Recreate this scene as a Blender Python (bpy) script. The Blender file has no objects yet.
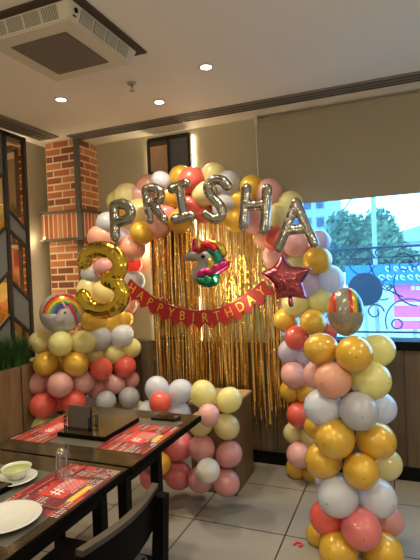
import bpy, bmesh, math, random
from mathutils import Vector, Matrix
random.seed(7)
SC=bpy.context.scene; COL=SC.collection
PI=math.pi
# ------------------------------------------------------------------ camera
CAM=Vector((0,0,1.59)); F=467.79
MR=Matrix(((0.92535261,0.37711320,-0.03883530),(0.03033734,0.02845025,0.99913474),(0.37789178,-0.92573010,0.01488591)))
MT=MR.transposed()
cd=bpy.data.cameras.new('camera'); co=bpy.data.objects.new('camera',cd); COL.objects.link(co)
m4=MT.to_4x4(); m4.translation=CAM; co.matrix_world=m4
cd.sensor_fit='HORIZONTAL'; cd.sensor_width=36; cd.lens=36*F/420; cd.clip_start=0.02; cd.clip_end=200
SC.camera=co
def ray(x,y): return MT@Vector((x-210,280-y,-F))
def atY(x,y,Y): v=ray(x,y); return CAM+v*(Y/v.y)
def atX(x,y,X): v=ray(x,y); return CAM+v*(X/v.x)
def atZ(x,y,Z): v=ray(x,y); return CAM+v*((Z-CAM.z)/v.z)
def atD(x,y,D): return CAM+ray(x,y)*(D/F)
# ------------------------------------------------------------------ materials
def mat(name,col,rough=.5,metal=0,emit=None,es=1,spec=None,coat=0,bump=None,trans=0,noise=None,sheen=0):
    m=bpy.data.materials.new(name); m.use_nodes=True; nt=m.node_tree; b=nt.nodes['Principled BSDF']
    c=(col[0],col[1],col[2],1)
    b.inputs['Base Color'].default_value=c; b.inputs['Roughness'].default_value=rough; b.inputs['Metallic'].default_value=metal
    if spec is not None: b.inputs['Specular IOR Level'].default_value=spec
    if coat: b.inputs['Coat Weight'].default_value=coat; b.inputs['Coat Roughness'].default_value=.08
    if emit: b.inputs['Emission Color'].default_value=(*emit,1); b.inputs['Emission Strength'].default_value=es
    if trans: b.inputs['Transmission Weight'].default_value=trans
    N=nt.nodes; L=nt.links
    tc=N.new('ShaderNodeTexCoord')
    if noise:   # (scale, amount)
        n=N.new('ShaderNodeTexNoise'); n.inputs['Scale'].default_value=noise[0]; n.inputs['Detail'].default_value=4
        L.new(tc.outputs['Object'],n.inputs['Vector'])
        mx=N.new('ShaderNodeMix'); mx.data_type='RGBA'
        a=noise[1]
        mx.inputs[6].default_value=tuple(min(1,k*(1-a)) for k in col)+(1,); mx.inputs[7].default_value=tuple(min(1,k*(1+a)) for k in col)+(1,)
        L.new(n.outputs['Fac'],mx.inputs[0]); L.new(mx.outputs[2],b.inputs['Base Color'])
    if bump:    # (scale, strength, distance)
        n=N.new('ShaderNodeTexNoise'); n.inputs['Scale'].default_value=bump[0]; n.inputs['Detail'].default_value=3
        L.new(tc.outputs['Object'],n.inputs['Vector'])
        bp=N.new('ShaderNodeBump'); bp.inputs['Strength'].default_value=bump[1]; bp.inputs['Distance'].default_value=bump[2]
        L.new(n.outputs['Fac'],bp.inputs['Height']); L.new(bp.outputs['Normal'],b.inputs['Normal'])
    return m
def attr_mat(name,rough=.5,metal=0,coat=0,bump=None):
    m=mat(name,(1,1,1),rough,metal,coat=coat,bump=bump); nt=m.node_tree
    a=nt.nodes.new('ShaderNodeAttribute'); a.attribute_name='Col'
    nt.links.new(a.outputs['Color'],nt.nodes['Principled BSDF'].inputs['Base Color']); return m
def wood(name,c1,c2,rough=.4,stretch=(8,8,.6),plank=None,coat=0):
    m=bpy.data.materials.new(name); m.use_nodes=True; nt=m.node_tree; N=nt.nodes; L=nt.links; b=N['Principled BSDF']
    tc=N.new('ShaderNodeTexCoord'); mp=N.new('ShaderNodeMapping'); mp.inputs['Scale'].default_value=stretch
    L.new(tc.outputs['Object'],mp.inputs['Vector'])
    n=N.new('ShaderNodeTexNoise'); n.inputs['Scale'].default_value=3; n.inputs['Detail'].default_value=6; n.inputs['Roughness'].default_value=.65
    L.new(mp.outputs['Vector'],n.inputs['Vector'])
    r=N.new('ShaderNodeValToRGB'); r.color_ramp.elements[0].position=.35; r.color_ramp.elements[1].position=.68
    r.color_ramp.elements[0].color=(*c1,1); r.color_ramp.elements[1].color=(*c2,1)
    L.new(n.outputs['Fac'],r.inputs['Fac'])
    out=r.outputs['Color']
    if plank:   # (axis index, width): thin dark joints between boards
        sp=N.new('ShaderNodeSeparateXYZ'); L.new(tc.outputs['Object'],sp.inputs[0])
        d=N.new('ShaderNodeMath'); d.operation='DIVIDE'; d.inputs[1].default_value=plank[1]; L.new(sp.outputs[plank[0]],d.inputs[0])
        fr=N.new('ShaderNodeMath'); fr.operation='FRACT'; L.new(d.outputs[0],fr.inputs[0])
        lt=N.new('ShaderNodeMath'); lt.operation='LESS_THAN'; lt.inputs[1].default_value=.05; L.new(fr.outputs[0],lt.inputs[0])
        fl=N.new('ShaderNodeMath'); fl.operation='FLOOR'; L.new(d.outputs[0],fl.inputs[0])
        wn=N.new('ShaderNodeTexWhiteNoise'); wn.noise_dimensions='1D'; L.new(fl.outputs[0],wn.inputs['W'])
        mr=N.new('ShaderNodeMapRange'); mr.inputs[3].default_value=.72; mr.inputs[4].default_value=1.15; L.new(wn.outputs[0],mr.inputs[0])
        vm=N.new('ShaderNodeVectorMath'); vm.operation='SCALE'; L.new(out,vm.inputs[0]); L.new(mr.outputs[0],vm.inputs[3])
        mx=N.new('ShaderNodeMix'); mx.data_type='RGBA'; mx.inputs[7].default_value=(c1[0]*.25,c1[1]*.25,c1[2]*.25,1)
        L.new(lt.outputs[0],mx.inputs[0]); L.new(vm.outputs[0],mx.inputs[6]); out=mx.outputs[2]
    L.new(out,b.inputs['Base Color']); b.inputs['Roughness'].default_value=rough
    if coat: b.inputs['Coat Weight'].default_value=coat; b.inputs['Coat Roughness'].default_value=.12
    return m
def latex(name,col,pearl=0.0,thin=.25,spot=1.0665):
    m=bpy.data.materials.new(name); m.use_nodes=True; nt=m.node_tree; N=nt.nodes; L=nt.links; b=N['Principled BSDF']
    tc=N.new('ShaderNodeTexCoord'); sp=N.new('ShaderNodeSeparateXYZ'); L.new(tc.outputs['Object'],sp.inputs[0])
    # small dark thick spot of rubber at the crown (object +Z end)
    gt=N.new('ShaderNodeMath'); gt.operation='GREATER_THAN'; gt.inputs[1].default_value=spot; L.new(sp.outputs[2],gt.inputs[0])
    mx=N.new('ShaderNodeMix'); mx.data_type='RGBA'; mx.inputs[6].default_value=(*col,1); mx.inputs[7].default_value=(col[0]*.4,col[1]*.35,col[2]*.35,1)
    L.new(gt.outputs[0],mx.inputs[0]); L.new(mx.outputs[2],b.inputs['Base Color'])
    b.inputs['Roughness'].default_value=.34; b.inputs['Metallic'].default_value=pearl
    b.inputs['Coat Weight'].default_value=1; b.inputs['Coat Roughness'].default_value=.06
    tr=N.new('ShaderNodeBsdfTranslucent'); L.new(mx.outputs[2],tr.inputs['Color'])
    ms=N.new('ShaderNodeMixShader'); ms.inputs[0].default_value=thin
    o=N['Material Output']; L.new(b.outputs[0],ms.inputs[1]); L.new(tr.outputs[0],ms.inputs[2]); L.new(ms.outputs[0],o.inputs['Surface'])
    return m
LXC={'gold':((.80,.49,.055),.18,.15),'yellow':((.88,.84,.36),0,.25),
 'cream':((.84,.76,.38),0,.3),'pink':((.86,.47,.46),0,.22),'rose':((.78,.36,.37),0,.22),
 'salmon':((.88,.46,.34),0,.25),'coral':((.86,.13,.10),0,.2),'white':((.76,.80,.92),0,.32),
 'lavender':((.66,.60,.80),0,.3),'blush':((.84,.22,.24),0,.2),'grey':((.60,.62,.70),0,.3),'snow':((.88,.86,.80),0,.25)}
LX={k:latex('latex_'+k,*v) for k,v in LXC.items()}
M={}
M['ceiling']=mat('ceiling_paint',(.84,.79,.72),.8)
M['wall']=mat('wall_paint',(.50,.46,.34),.8,noise=(2,.03))
M['wall_dark']=mat('wall_paint_side',(.52,.46,.36),.8)
M['blind']=mat('blind_fabric',(.36,.325,.24),.85,bump=(400,.1,.001))
M['track']=mat('dark_bronze',(.085,.07,.055),.6); M['slot_grey']=mat('track_grey',(.19,.17,.15),.6); M['track_dark']=mat('track_slot',(.09,.08,.07),.7)
M['ac']=mat('ac_plastic',(.62,.58,.48),.4); M['ac_grille']=mat('ac_grille_brown',(.17,.14,.11),.7,bump=(300,.5,.002)); M['ac_slot']=mat('ac_slot_dark',(.05,.045,.04),.7)
M['brown_gap']=mat('brown_gap',(.07,.045,.03),.7)
M['black']=mat('black_metal',(.006,.006,.006),.55,spec=.08); M['frame']=mat('dark_frame',(.02,.018,.016),.45)
M['mirror']=mat('bronze_mirror',(.72,.55,.40),.03,1); M['fabric']=mat('grey_fabric',(.13,.13,.135),.85,bump=(300,.3,.002))
M['emit_warm']=mat('led_warm',(1,.9,.7),emit=(1,.80,.48),es=22); M['lamp']=mat('lamp_lens',(1,1,1),emit=(1,.88,.68),es=25)
M['globe']=mat('fill_globe_glow',(1,1,1),emit=(1,.87,.62),es=70); M['white_pl']=mat('white_plastic',(.75,.73,.68),.4)
M['wood_wall']=wood('wainscot_wood',(.095,.065,.040),(.155,.110,.070),.5,(9,9,.5),(0,.14))
M['wood_box']=wood('box_wood',(.11,.065,.034),(.19,.12,.065),.45,(9,9,.5)); M['wood_box_top']=wood('box_top_wood',(.36,.25,.15),(.48,.34,.22),.4,(2,9,9))
M['wood_planter']=wood('planter_wood',(.13,.075,.035),(.24,.145,.07),.5,(9,4,.5),(1,.32))
M['table']=wood('table_wood',(.020,.0135,.0065),(.050,.033,.015),.2,(1,9,9),coat=.4); M['inlay']=mat('grey_inlay',(.105,.098,.08),.3,noise=(12,.25))
M['edge']=mat('table_edge',(.004,.0035,.003),.55,spec=.04)
M['chair']=mat('chair_black',(.0035,.0035,.004),.55,spec=.04); M['chair_top']=wood('chair_rail_wood',(.022,.016,.011),(.05,.038,.026),.4,(9,1,9))
M['seat']=mat('seat_leather',(.02,.02,.022),.45)
M['silver']=mat('silver_foil',(.42,.415,.40),.14,1,bump=(7,.45,.04)); M['goldfoil']=mat('gold_foil',(.80,.58,.09),.13,1,bump=(6,.45,.04))
M['rosefoil']=mat('rose_foil',(.52,.13,.17),.2,1,bump=(26,.5,.012)); M['fringe']=mat('gold_fringe',(.90,.62,.20),.2,1,bump=(60,.7,.01))
M['greyfoil']=mat('grey_foil',(.27,.27,.28),.32,.6,bump=(30,.3,.01))
for n,c in dict(red=(.50,.03,.04),pinkf=(.50,.04,.18),green=(.02,.20,.11),teal=(.03,.24,.18),yellowf=(.55,.42,.08),purple=(.18,.05,.22)).items():
    M['foil_'+n]=mat('foil_'+n,c,.22,.75,bump=(40,.4,.01))
M['banner']=mat('banner_red',(.27,.007,.010),.5); M['goldprint']=mat('gold_print',(.80,.55,.10),.3,.8); M['string']=mat('string',(.6,.5,.35),.7)
M['print']=attr_mat('printed_foil',.28,.35,.3,bump=(30,.2,.008)); M['paper']=attr_mat('printed_paper',.38); M['brick']=attr_mat('brick_clay',.85,bump=(120,.5,.004))
M['mortar']=mat('mortar',(.64,.52,.33),.9)
M['ceramic']=mat('ceramic_white',(.66,.66,.62),.2,coat=.4); M['glazed']=mat('green_soup',(.38,.46,.14),.3); M['glass']=None
M['celadon']=mat('bowl_ceramic',(.62,.64,.50),.2,coat=.4)
M['steel']=mat('steel',(.5,.5,.5),.2,1); M['phone']=mat('phone_glass',(.005,.005,.006),.15,spec=.3)
M['menu']=mat('menu_board',(.085,.072,.058),.4); M['red_rubber']=mat('red_rubber',(.75,.03,.05),.4); M['pink_rubber']=mat('pink_rubber',(.8,.35,.4),.4)
M['text']=mat('white_print',(.8,.8,.8),.5)
# floor tiles
fm=bpy.data.materials.new('floor_tile'); fm.use_nodes=True; N=fm.node_tree.nodes; L=fm.node_tree.links
tc=N.new('ShaderNodeTexCoord'); mp=N.new('ShaderNodeMapping'); mp.inputs['Location'].default_value=(.69+6,-2.725+6,0); L.new(tc.outputs['Object'],mp.inputs['Vector'])
bt=N.new('ShaderNodeTexBrick'); bt.offset=0; bt.squash=1; bt.inputs['Scale'].default_value=1; bt.inputs['Brick Width'].default_value=.6; bt.inputs['Row Height'].default_value=.6
bt.inputs['Mortar Size'].default_value=.0045; bt.inputs['Mortar Smooth'].default_value=0; bt.inputs['Color1'].default_value=(.27,.247,.21,1); bt.inputs['Color2'].default_value=(.295,.27,.232,1); bt.inputs['Mortar'].default_value=(.03,.027,.024,1)
L.new(mp.outputs[0],bt.inputs['Vector']); L.new(bt.outputs['Color'],N['Principled BSDF'].inputs['Base Color'])
nn=N.new('ShaderNodeTexNoise'); nn.inputs['Scale'].default_value=6; rr=N.new('ShaderNodeMapRange'); rr.inputs[3].default_value=.28; rr.inputs[4].default_value=.42; L.new(nn.outputs[0],rr.inputs[0]); L.new(rr.outputs[0],N['Principled BSDF'].inputs['Roughness'])
M['floor']=fm
# tinted window glass: thin sheet
gm=bpy.data.materials.new('tinted_glass'); gm.use_nodes=True; N=gm.node_tree.nodes; L=gm.node_tree.links
t=N.new('ShaderNodeBsdfTransparent'); t.inputs[0].default_value=(.45,.75,.98,1); g=N.new('ShaderNodeBsdfGlossy'); g.inputs['Roughness'].default_value=.02
ms=N.new('ShaderNodeMixShader'); ms.inputs[0].default_value=.03; tl=N.new('ShaderNodeBsdfTranslucent'); tl.inputs[0].default_value=(.30,.60,.95,1); m2=N.new('ShaderNodeMixShader'); m2.inputs[0].default_value=.022
L.new(t.outputs[0],m2.inputs[1]); L.new(tl.outputs[0],m2.inputs[2])     # slightly milky sun film
L.new(m2.outputs[0],ms.inputs[1]); L.new(g.outputs[0],ms.inputs[2]); L.new(ms.outputs[0],N['Material Output'].inputs['Surface'])
M['window']=gm
gm=bpy.data.materials.new('clear_thin_glass'); gm.use_nodes=True; N=gm.node_tree.nodes; L=gm.node_tree.links
t=N.new('ShaderNodeBsdfTransparent'); t.inputs[0].default_value=(.93,.95,.94,1); g=N.new('ShaderNodeBsdfGlossy'); g.inputs['Roughness'].default_value=.04; lw=N.new('ShaderNodeLayerWeight'); lw.inputs[0].default_value=.35; fr_=N.new('ShaderNodeMapRange'); fr_.inputs[3].default_value=.07; fr_.inputs[4].default_value=.65; L.new(lw.outputs['Facing'],fr_.inputs[0])
ms=N.new('ShaderNodeMixShader'); L.new(fr_.outputs[0],ms.inputs[0]); L.new(t.outputs[0],ms.inputs[1]); L.new(g.outputs[0],ms.inputs[2]); L.new(ms.outputs[0],N['Material Output'].inputs['Surface'])
M['glass']=gm
# leaf
M['leaf']=mat('leaf_green',(.13,.20,.09),.6,noise=(3,.5)); M['grass']=mat('grass_green',(.035,.10,.02),.45,noise=(20,.7)); M['soil']=mat('soil',(.03,.02,.012),.9)
# ------------------------------------------------------------------ mesh helpers
def finish(name,bm,m,parent=None,smooth=False,mats=None):
    me=bpy.data.meshes.new(name); bm.normal_update(); bm.to_mesh(me); bm.free()
    for mm in (mats or [m]): me.materials.append(mm)
    if smooth:
        for p in me.polygons: p.use_smooth=True
    o=bpy.data.objects.new(name,me); COL.objects.link(o)
    if parent: o.parent=parent
    return o
def box(bm,lo,hi,bev=0,rot=None,mi=0):
    c=[(a+b)/2 for a,b in zip(lo,hi)]; s=[abs(b-a) for a,b in zip(lo,hi)]
    r=bmesh.ops.create_cube(bm,size=1); vs=r['verts']
    bmesh.ops.scale(bm,vec=s,verts=vs)
    if bev:
        es=list({e for v in vs for e in v.link_edges}); q=bmesh.ops.bevel(bm,geom=es,offset=min(bev,min(s)*.45),segments=2,affect='EDGES'); vs=list({v for f in q['faces'] for v in f.verts}|{v for v in vs if v.is_valid})
        # gather all connected verts
        seen=set(vs); st=list(vs)
        while st:
            v=st.pop()
            for e in v.link_edges:
                w=e.other_vert(v)
                if w not in seen: seen.add(w); st.append(w)
        vs=list(seen)
    M4=Matrix.Translation(c)@(rot.to_4x4() if rot else Matrix.Identity(4))
    bmesh.ops.transform(bm,matrix=M4,verts=vs)
    if mi:
        for f in {f for v in vs for f in v.link_faces}: f.material_index=mi
    return vs
def obox(name,lo,hi,m,parent=None,bev=0,rot=None):
    bm=bmesh.new(); box(bm,lo,hi,bev,rot); return finish(name,bm,m,parent)
def tube(bm,pts,r,seg=8,closed=False,cap=True):
    pts=[Vector(p) for p in pts]; n=len(pts); rings=[]
    rs=r if isinstance(r,(list,tuple)) else [r]*n
    up=None
    for i,p in enumerate(pts):
        if closed: d=pts[(i+1)%n]-pts[i-1]
        else: d=(pts[min(i+1,n-1)]-pts[max(i-1,0)])
        d.normalize()
        if up is None:
            up=Vector((0,0,1)) if abs(d.z)<.9 else Vector((0,1,0))
        a=d.cross(up); 
        if a.length<1e-4: a=d.cross(Vector((1,0,0)))
        a.normalize(); b=d.cross(a); b.normalize(); up=-b if b.dot(up)<0 else b
        a=d.cross(up).normalized(); b=up
        rings.append([bm.verts.new(p+(a*math.cos(2*PI*k/seg)+b*math.sin(2*PI*k/seg))*rs[i]) for k in range(seg)])
    for i in range(n if closed else n-1):
        A=rings[i]; B=rings[(i+1)%n]
        for k in range(seg): bm.faces.new((A[k],A[(k+1)%seg],B[(k+1)%seg],B[k]))
    if cap and not closed:
        bm.faces.new(rings[0][::-1]); bm.faces.new(rings[-1])
def lathe(bm,prof,seg=32,loc=(0,0,0),mi=0):
    loc=Vector(loc); rings=[]
    for r,z in prof:
        if r<1e-6: rings.append([bm.verts.new(loc+Vector((0,0,z)))])
        else: rings.append([bm.verts.new(loc+Vector((r*math.cos(2*PI*k/seg),r*math.sin(2*PI*k/seg),z))) for k in range(seg)])
    for A,B in zip(rings,rings[1:]):
        for k in range(seg):
            l=(k+1)%seg
            if len(A)==1 and len(B)==1: continue
            if len(A)==1: f=bm.faces.new((A[0],B[l],B[k]))
            elif len(B)==1: f=bm.faces.new((A[k],A[l],B[0]))
            else: f=bm.faces.new((A[k],A[l],B[l],B[k]))
            f.material_index=mi
def sphere(bm,c,r,sub=2):
    q=bmesh.ops.create_icosphere(bm,subdivisions=sub,radius=r); bmesh.ops.translate(bm,vec=c,verts=q['verts'])
def poly_prism(bm,pts,depth):   # pts: list of 3D points, depth: vector
    depth=Vector(depth); a=[bm.verts.new(Vector(p)) for p in pts]; b=[bm.verts.new(Vector(p)+depth) for p in pts]; n=len(pts)
    bm.faces.new(a); bm.faces.new(b[::-1])
    for i in range(n): bm.faces.new((a[i],b[i],b[(i+1)%n],a[(i+1)%n]))
def fixn(bm): bmesh.ops.recalc_face_normals(bm,faces=bm.faces)
def tag(o,label,cat,group=None,kind=None):
    o['label']=label; o['category']=cat
    if group: o['group']=group
    if kind: o['kind']=kind
    return o
def struct(o): o['kind']='structure'; return o
def thing(name,label,cat,loc=(0,0,0),group=None):
    o=bpy.data.objects.new(name,None); o.empty_display_size=.05; COL.objects.link(o); o.location=loc; bpy.context.view_layer.update(); return tag(o,label,cat,group)
def adopt(root,o):     # parent keeping world coordinates (mesh data written in world space)
    o.parent=root; o.matrix_parent_inverse=Matrix.Translation(-Vector(root.location)); return o
def bake(o):
    dg=bpy.context.evaluated_depsgraph_get(); dg.update(); me=bpy.data.meshes.new_from_object(o.evaluated_get(dg)); o.modifiers.clear(); o.data=me; return o
def text_mesh(name,s,size,m,parent=None,ext=.0006,align='CENTER'):
    cu=bpy.data.curves.new(name,'FONT'); cu.body=s; cu.size=size; cu.extrude=ext; cu.align_x=align; cu.align_y='CENTER'
    t=bpy.data.objects.new(name,cu); COL.objects.link(t); dg=bpy.context.evaluated_depsgraph_get(); dg.update()
    me=bpy.data.meshes.new_from_object(t.evaluated_get(dg)); bpy.data.objects.remove(t); me.materials.clear(); me.materials.append(m)
    o=bpy.data.objects.new(name,me); COL.objects.link(o)
    if parent: o.parent=parent
    return o
# ================================================================== ROOM
CH=2.86; WX=-3.14; UW=3.78; WN=3.72; RX=2.6; BY=-2.6; SILL=1.0
struct(obox('floor',(WX-.1,BY-.1,-.1),(RX+.1,UW+.15,0),M['floor']))
struct(obox('ceiling',(WX-.1,BY-.1,CH),(RX+.1,UW+.15,CH+.1),M['ceiling']))
struct(obox('wall_left',(WX-.1,BY-.1,0),(WX,UW+.15,CH),M['wall_dark']))
struct(obox('wall_right',(RX,BY-.1,0),(RX+.1,UW+.15,CH),M['wall_dark']))
struct(obox('wall_behind',(WX,BY-.1,0),(RX,BY,CH),M['wall_dark']))
WL,WR,WT=-1.0,1.5,2.45
bm=bmesh.new()
box(bm,(WX,UW,SILL),(WL,UW+.15,CH)); box(bm,(WR,UW,SILL),(RX,UW+.15,CH)); box(bm,(WL,UW,WT),(WR,UW+.15,CH)); box(bm,(WX,UW,0),(RX,UW+.15,SILL))
struct(finish('wall_window_side',bm,M['wall']))
struct(obox('wall_wainscot',(-2.66,WN,.1),(RX,UW,SILL-.02),M['wood_wall']))
struct(obox('baseboard_window_side',(-2.66,WN-.012,0),(RX,UW,.1),M['black']))
struct(obox('trim_wainscot_ledge',(-2.66,WN-.005,SILL-.02),(WL-.02,UW,SILL),M['wood_wall']))
# window
wf=struct(obox('window_sill_frame',(WL-.02,WN-.02,SILL-.035),(WR+.02,UW+.15,SILL+.03),M['black'])); wf.name='trim_window_sill'
bm=bmesh.new(); box(bm,(WL,UW+.03,SILL+.03),(WL+.04,UW+.08,WT)); box(bm,(WR-.04,UW+.03,SILL+.03),(WR,UW+.08,WT)); box(bm,(WL,UW+.03,WT-.04),(WR,UW+.08,WT))
w=struct(finish('window_1',bm,M['black'])); 
pn=obox('glass_pane',(WL+.04,UW+.05,SILL+.03),(WR-.04,UW+.052,WT-.04),M['window'],w)
# roller blind
rb=thing('roller_blind','beige roller blind pulled halfway down over the blue-tinted window','blind',(.2,3.74,2.13))
bz=atY(360,196.8,3.735).z
adopt(rb,obox('blind_fabric',(-1.05,3.735,bz),(1.55,3.738,2.83),M['blind']))
adopt(rb,obox('bottom_bar',(-1.05,3.73,bz-.012),(1.55,3.743,bz+.012),M['blind'],bev=.004))
bm=bmesh.new(); tube(bm,[(-1.05,3.75,2.82),(1.55,3.75,2.82)],.024,12); adopt(rb,finish('roller',bm,M['blind'],smooth=True))
adopt(rb,obox('bracket',(-1.075,3.72,2.79),(-1.052,3.78,2.858),M['white_pl']))
bm=bmesh.new(); tube(bm,[(-1.066,3.74,2.8),(-1.064,3.742,2.2),(-1.063,3.742,1.9)],.004,6); adopt(rb,finish('cord',bm,M['white_pl']))
# ceiling tracks (slot diffusers) : two runs meeting near the corner
def slot(name,lab,lo,hi,axis):
    t=thing(name,lab,'air diffuser',((lo[0]+hi[0])/2,(lo[1]+hi[1])/2,CH))
    adopt(t,obox('housing',(lo[0],lo[1],CH-.014),(hi[0],hi[1],CH-.001),M['slot_grey']))
    d=.03
    if axis=='x':
        for k in (0.02,.075,.125): adopt(t,obox('slot',(lo[0]+.02,lo[1]+k,CH-.018),(hi[0]-.02,lo[1]+k+.012,CH-.0135),M['track_dark']))
    else:
        for k in (0.02,.075,.125): adopt(t,obox('slot',(lo[0]+k,lo[1]+.02,CH-.018),(lo[0]+k+.012,hi[1]-.02,CH-.0135),M['track_dark']))
slot('slot_diffuser','long dark grey ceiling slot running over the window and gold curtain',(-1.62,3.39),(RX-.1,3.545),'x')
slot('slot_diffuser','short dark grey ceiling slot between the brick column and the curtain',(-2.70,3.39),(-1.63,3.545),'x')
slot('slot_diffuser','dark grey ceiling slot running along the mirrored left wall',(-2.99,.2),(-2.78,3.38),'y')
# ceiling lamps
def downlight(x,y,lab,vis=True,power=26):
    t=thing('ceiling_downlight',lab,'light',(x,y,CH),'recessed ceiling downlights')
    bm=bmesh.new(); lathe(bm,[(.030,-.0005),(.045,-.0005),(.048,-.006),(.034,-.008),(.031,-.004)],24,(x,y,CH)); adopt(t,finish('trim_ring',bm,M['white_pl'],smooth=True))
    bm=bmesh.new(); lathe(bm,[(0,-.006),(.031,-.006),(.031,-.003),(0,-.003)],24,(x,y,CH)); adopt(t,finish('lens',bm,M['lamp']))
    l=bpy.data.lights.new('downlight_beam','SPOT'); l.energy=power*1.1; l.color=(1,.87,.62); l.spot_size=2.3; l.spot_blend=.8; l.shadow_soft_size=.05
    lo=bpy.data.objects.new('downlight_beam',l); COL.objects.link(lo); lo.location=(x,y,CH-.02)
downlight(-2.185,2.70,'leftmost lit ceiling downlight, nearest the mirrored wall',power=60)
downlight(-1.60,3.07,'middle lit ceiling downlight, closest to the ceiling slot above the arch',power=60)
downlight(-1.07,2.69,'rightmost of the three lit ceiling downlights',power=60)
for i,(x,y) in enumerate([(-.2,1.2),(1.2,2.6),(1.4,.4),(-2.2,.3),(-.6,-.9),(1.2,-1.5),(-2.2,-1.4)]):
    l=bpy.data.lights.new('room_downlight','SPOT'); l.energy=62; l.color=(1,.87,.62); l.spot_size=2.3; l.spot_blend=.8; l.shadow_soft_size=.06
    lo=bpy.data.objects.new('room_downlight',l); COL.objects.link(lo); lo.location=(x,y,CH-.02)
    bm=bmesh.new(); lathe(bm,[(0,-.004),(.045,-.004),(.047,-.001),(0,-.001)],20,(x,y,CH)); o=finish('ceiling_downlight',bm,M['lamp']); tag(o,'lit round ceiling downlight further back in the room','light','downlights out of view')
for x,y,lab in ((-1.6,-.6,'added fill light globe behind the viewer on the left'),(.5,-1.2,'added fill light globe behind the viewer on the right'),(1.7,.9,'added fill light globe hanging to the right of the viewer')):  # pendants added out of view to brighten the ceiling and give front fill
    pd=thing('added_fill_lamp',lab,'lamp',(x,y,CH))
    bm=bmesh.new(); tube(bm,[(x,y,CH-.001),(x,y,2.32)],.005,6); adopt(pd,finish('cord',bm,M['black']))
    bm=bmesh.new(); lathe(bm,[(0,.12),(.05,.11),(.055,.085),(0,.084)],20,(x,y,2.22)); bmesh.ops.recalc_face_normals(bm,faces=bm.faces); adopt(pd,finish('cap',bm,M['black']))
    bm=bmesh.new(); sphere(bm,(x,y,2.22),.10,3); adopt(pd,finish('fill_globe',bm,M['globe'],smooth=True))
# sprinkler
sp=thing('fire_sprinkler','small chrome fire sprinkler hanging from the ceiling beside the air conditioner','sprinkler',(-1.6,2.694,CH))
bm=bmesh.new(); lathe(bm,[(0,-.001),(.032,-.001),(.030,-.010),(.012,-.014),(0,-.014)],20,(-1.6,2.694,CH)); adopt(sp,finish('flange',bm,M['steel'],smooth=True))
bm=bmesh.new(); lathe(bm,[(0,-.014),(.008,-.014),(.008,-.035),(.004,-.036),(.004,-.048),(.018,-.048),(.018,-.051),(0,-.051)],16,(-1.6,2.694,CH)); adopt(sp,finish('nozzle',bm,M['steel'],smooth=True))
# air conditioner cassette
ax,ay=-1.625,2.03
ac=thing('air_conditioner','square cream ceiling air conditioner with brown centre grille and side louvres','air conditioner',(ax,ay,CH))
zb,zt=2.775,2.852; hb,ht=.262,.29
bm=bmesh.new()
lowv=[bm.verts.new((ax+sx*hb,ay+sy*hb,zb)) for sx,sy in((-1,-1),(1,-1),(1,1),(-1,1))]; topv=[bm.verts.new((ax+sx*ht,ay+sy*ht,zt)) for sx,sy in((-1,-1),(1,-1),(1,1),(-1,1))]
bm.faces.new(lowv); bm.faces.new(topv[::-1])
for i in range(4): bm.faces.new((lowv[i],lowv[(i+1)%4],topv[(i+1)%4],topv[i]))
fixn(bm); bmesh.ops.bevel(bm,geom=list(bm.edges),offset=.006,segments=2,affect='EDGES'); adopt(ac,finish('casing',bm,M['ac']))
adopt(ac,obox('mounting_gap',(ax-.33,ay-.33,zt-.001),(ax+.33,ay+.33,CH-.001),M['brown_gap']))
adopt(ac,obox('intake_grille',(ax-.172,ay-.180,zb-.006),(ax+.172,ay+.180,zb+.002),M['ac_grille'],bev=.003))
tilt=math.atan2(ht-hb,zt-zb)
for a in range(4):
    R=Matrix.Rotation(a*PI/2,3,'Z')
    for k in range(4):
        bm=bmesh.new()
        u0=-.20+k*.105
        def P(u,v,d): # u along side, v 0..1 up face, d outwards
            h=hb+(ht-hb)*v+d; return Vector((ax,ay,0))+R@Vector((u,-h,0))+Vector((0,0,zb+(zt-zb)*v))
        poly_prism(bm,[P(u0,.16,.0015),P(u0+.092,.16,.0015),P(u0+.092,.86,.0015),P(u0,.86,.0015)],R@Vector((0,.002,0)))
        fixn(bm); g=adopt(ac,finish('louvre',bm,M['ac_slot']))
        bm=bmesh.new()
        for s in range(11):
            u=u0+.003+s*.0085
            poly_prism(bm,[P(u,.16,.004),P(u+.0035,.16,.004),P(u+.0035,.86,.004),P(u,.86,.004)],R@Vector((0,.003,0)))
        fixn(bm); s=finish('louvre_fins',bm,M['ac']); s.parent=g
bm=bmesh.new(); lathe(bm,[(0,-.002),(.012,-.002),(.012,.004),(0,.004)],16); o=finish('sensor',bm,M['black']); o.matrix_world=Matrix.Translation((ax+hb+.018,ay-.237,zb+.045))@Matrix.Rotation(PI/2,4,'Y'); adopt(ac,o); 
adopt(ac,obox('indicator',(ax+hb+.004,ay-.248,zb+.018),(ax+hb+.010,ay-.226,zb+.026),M['foil_red']))
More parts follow.
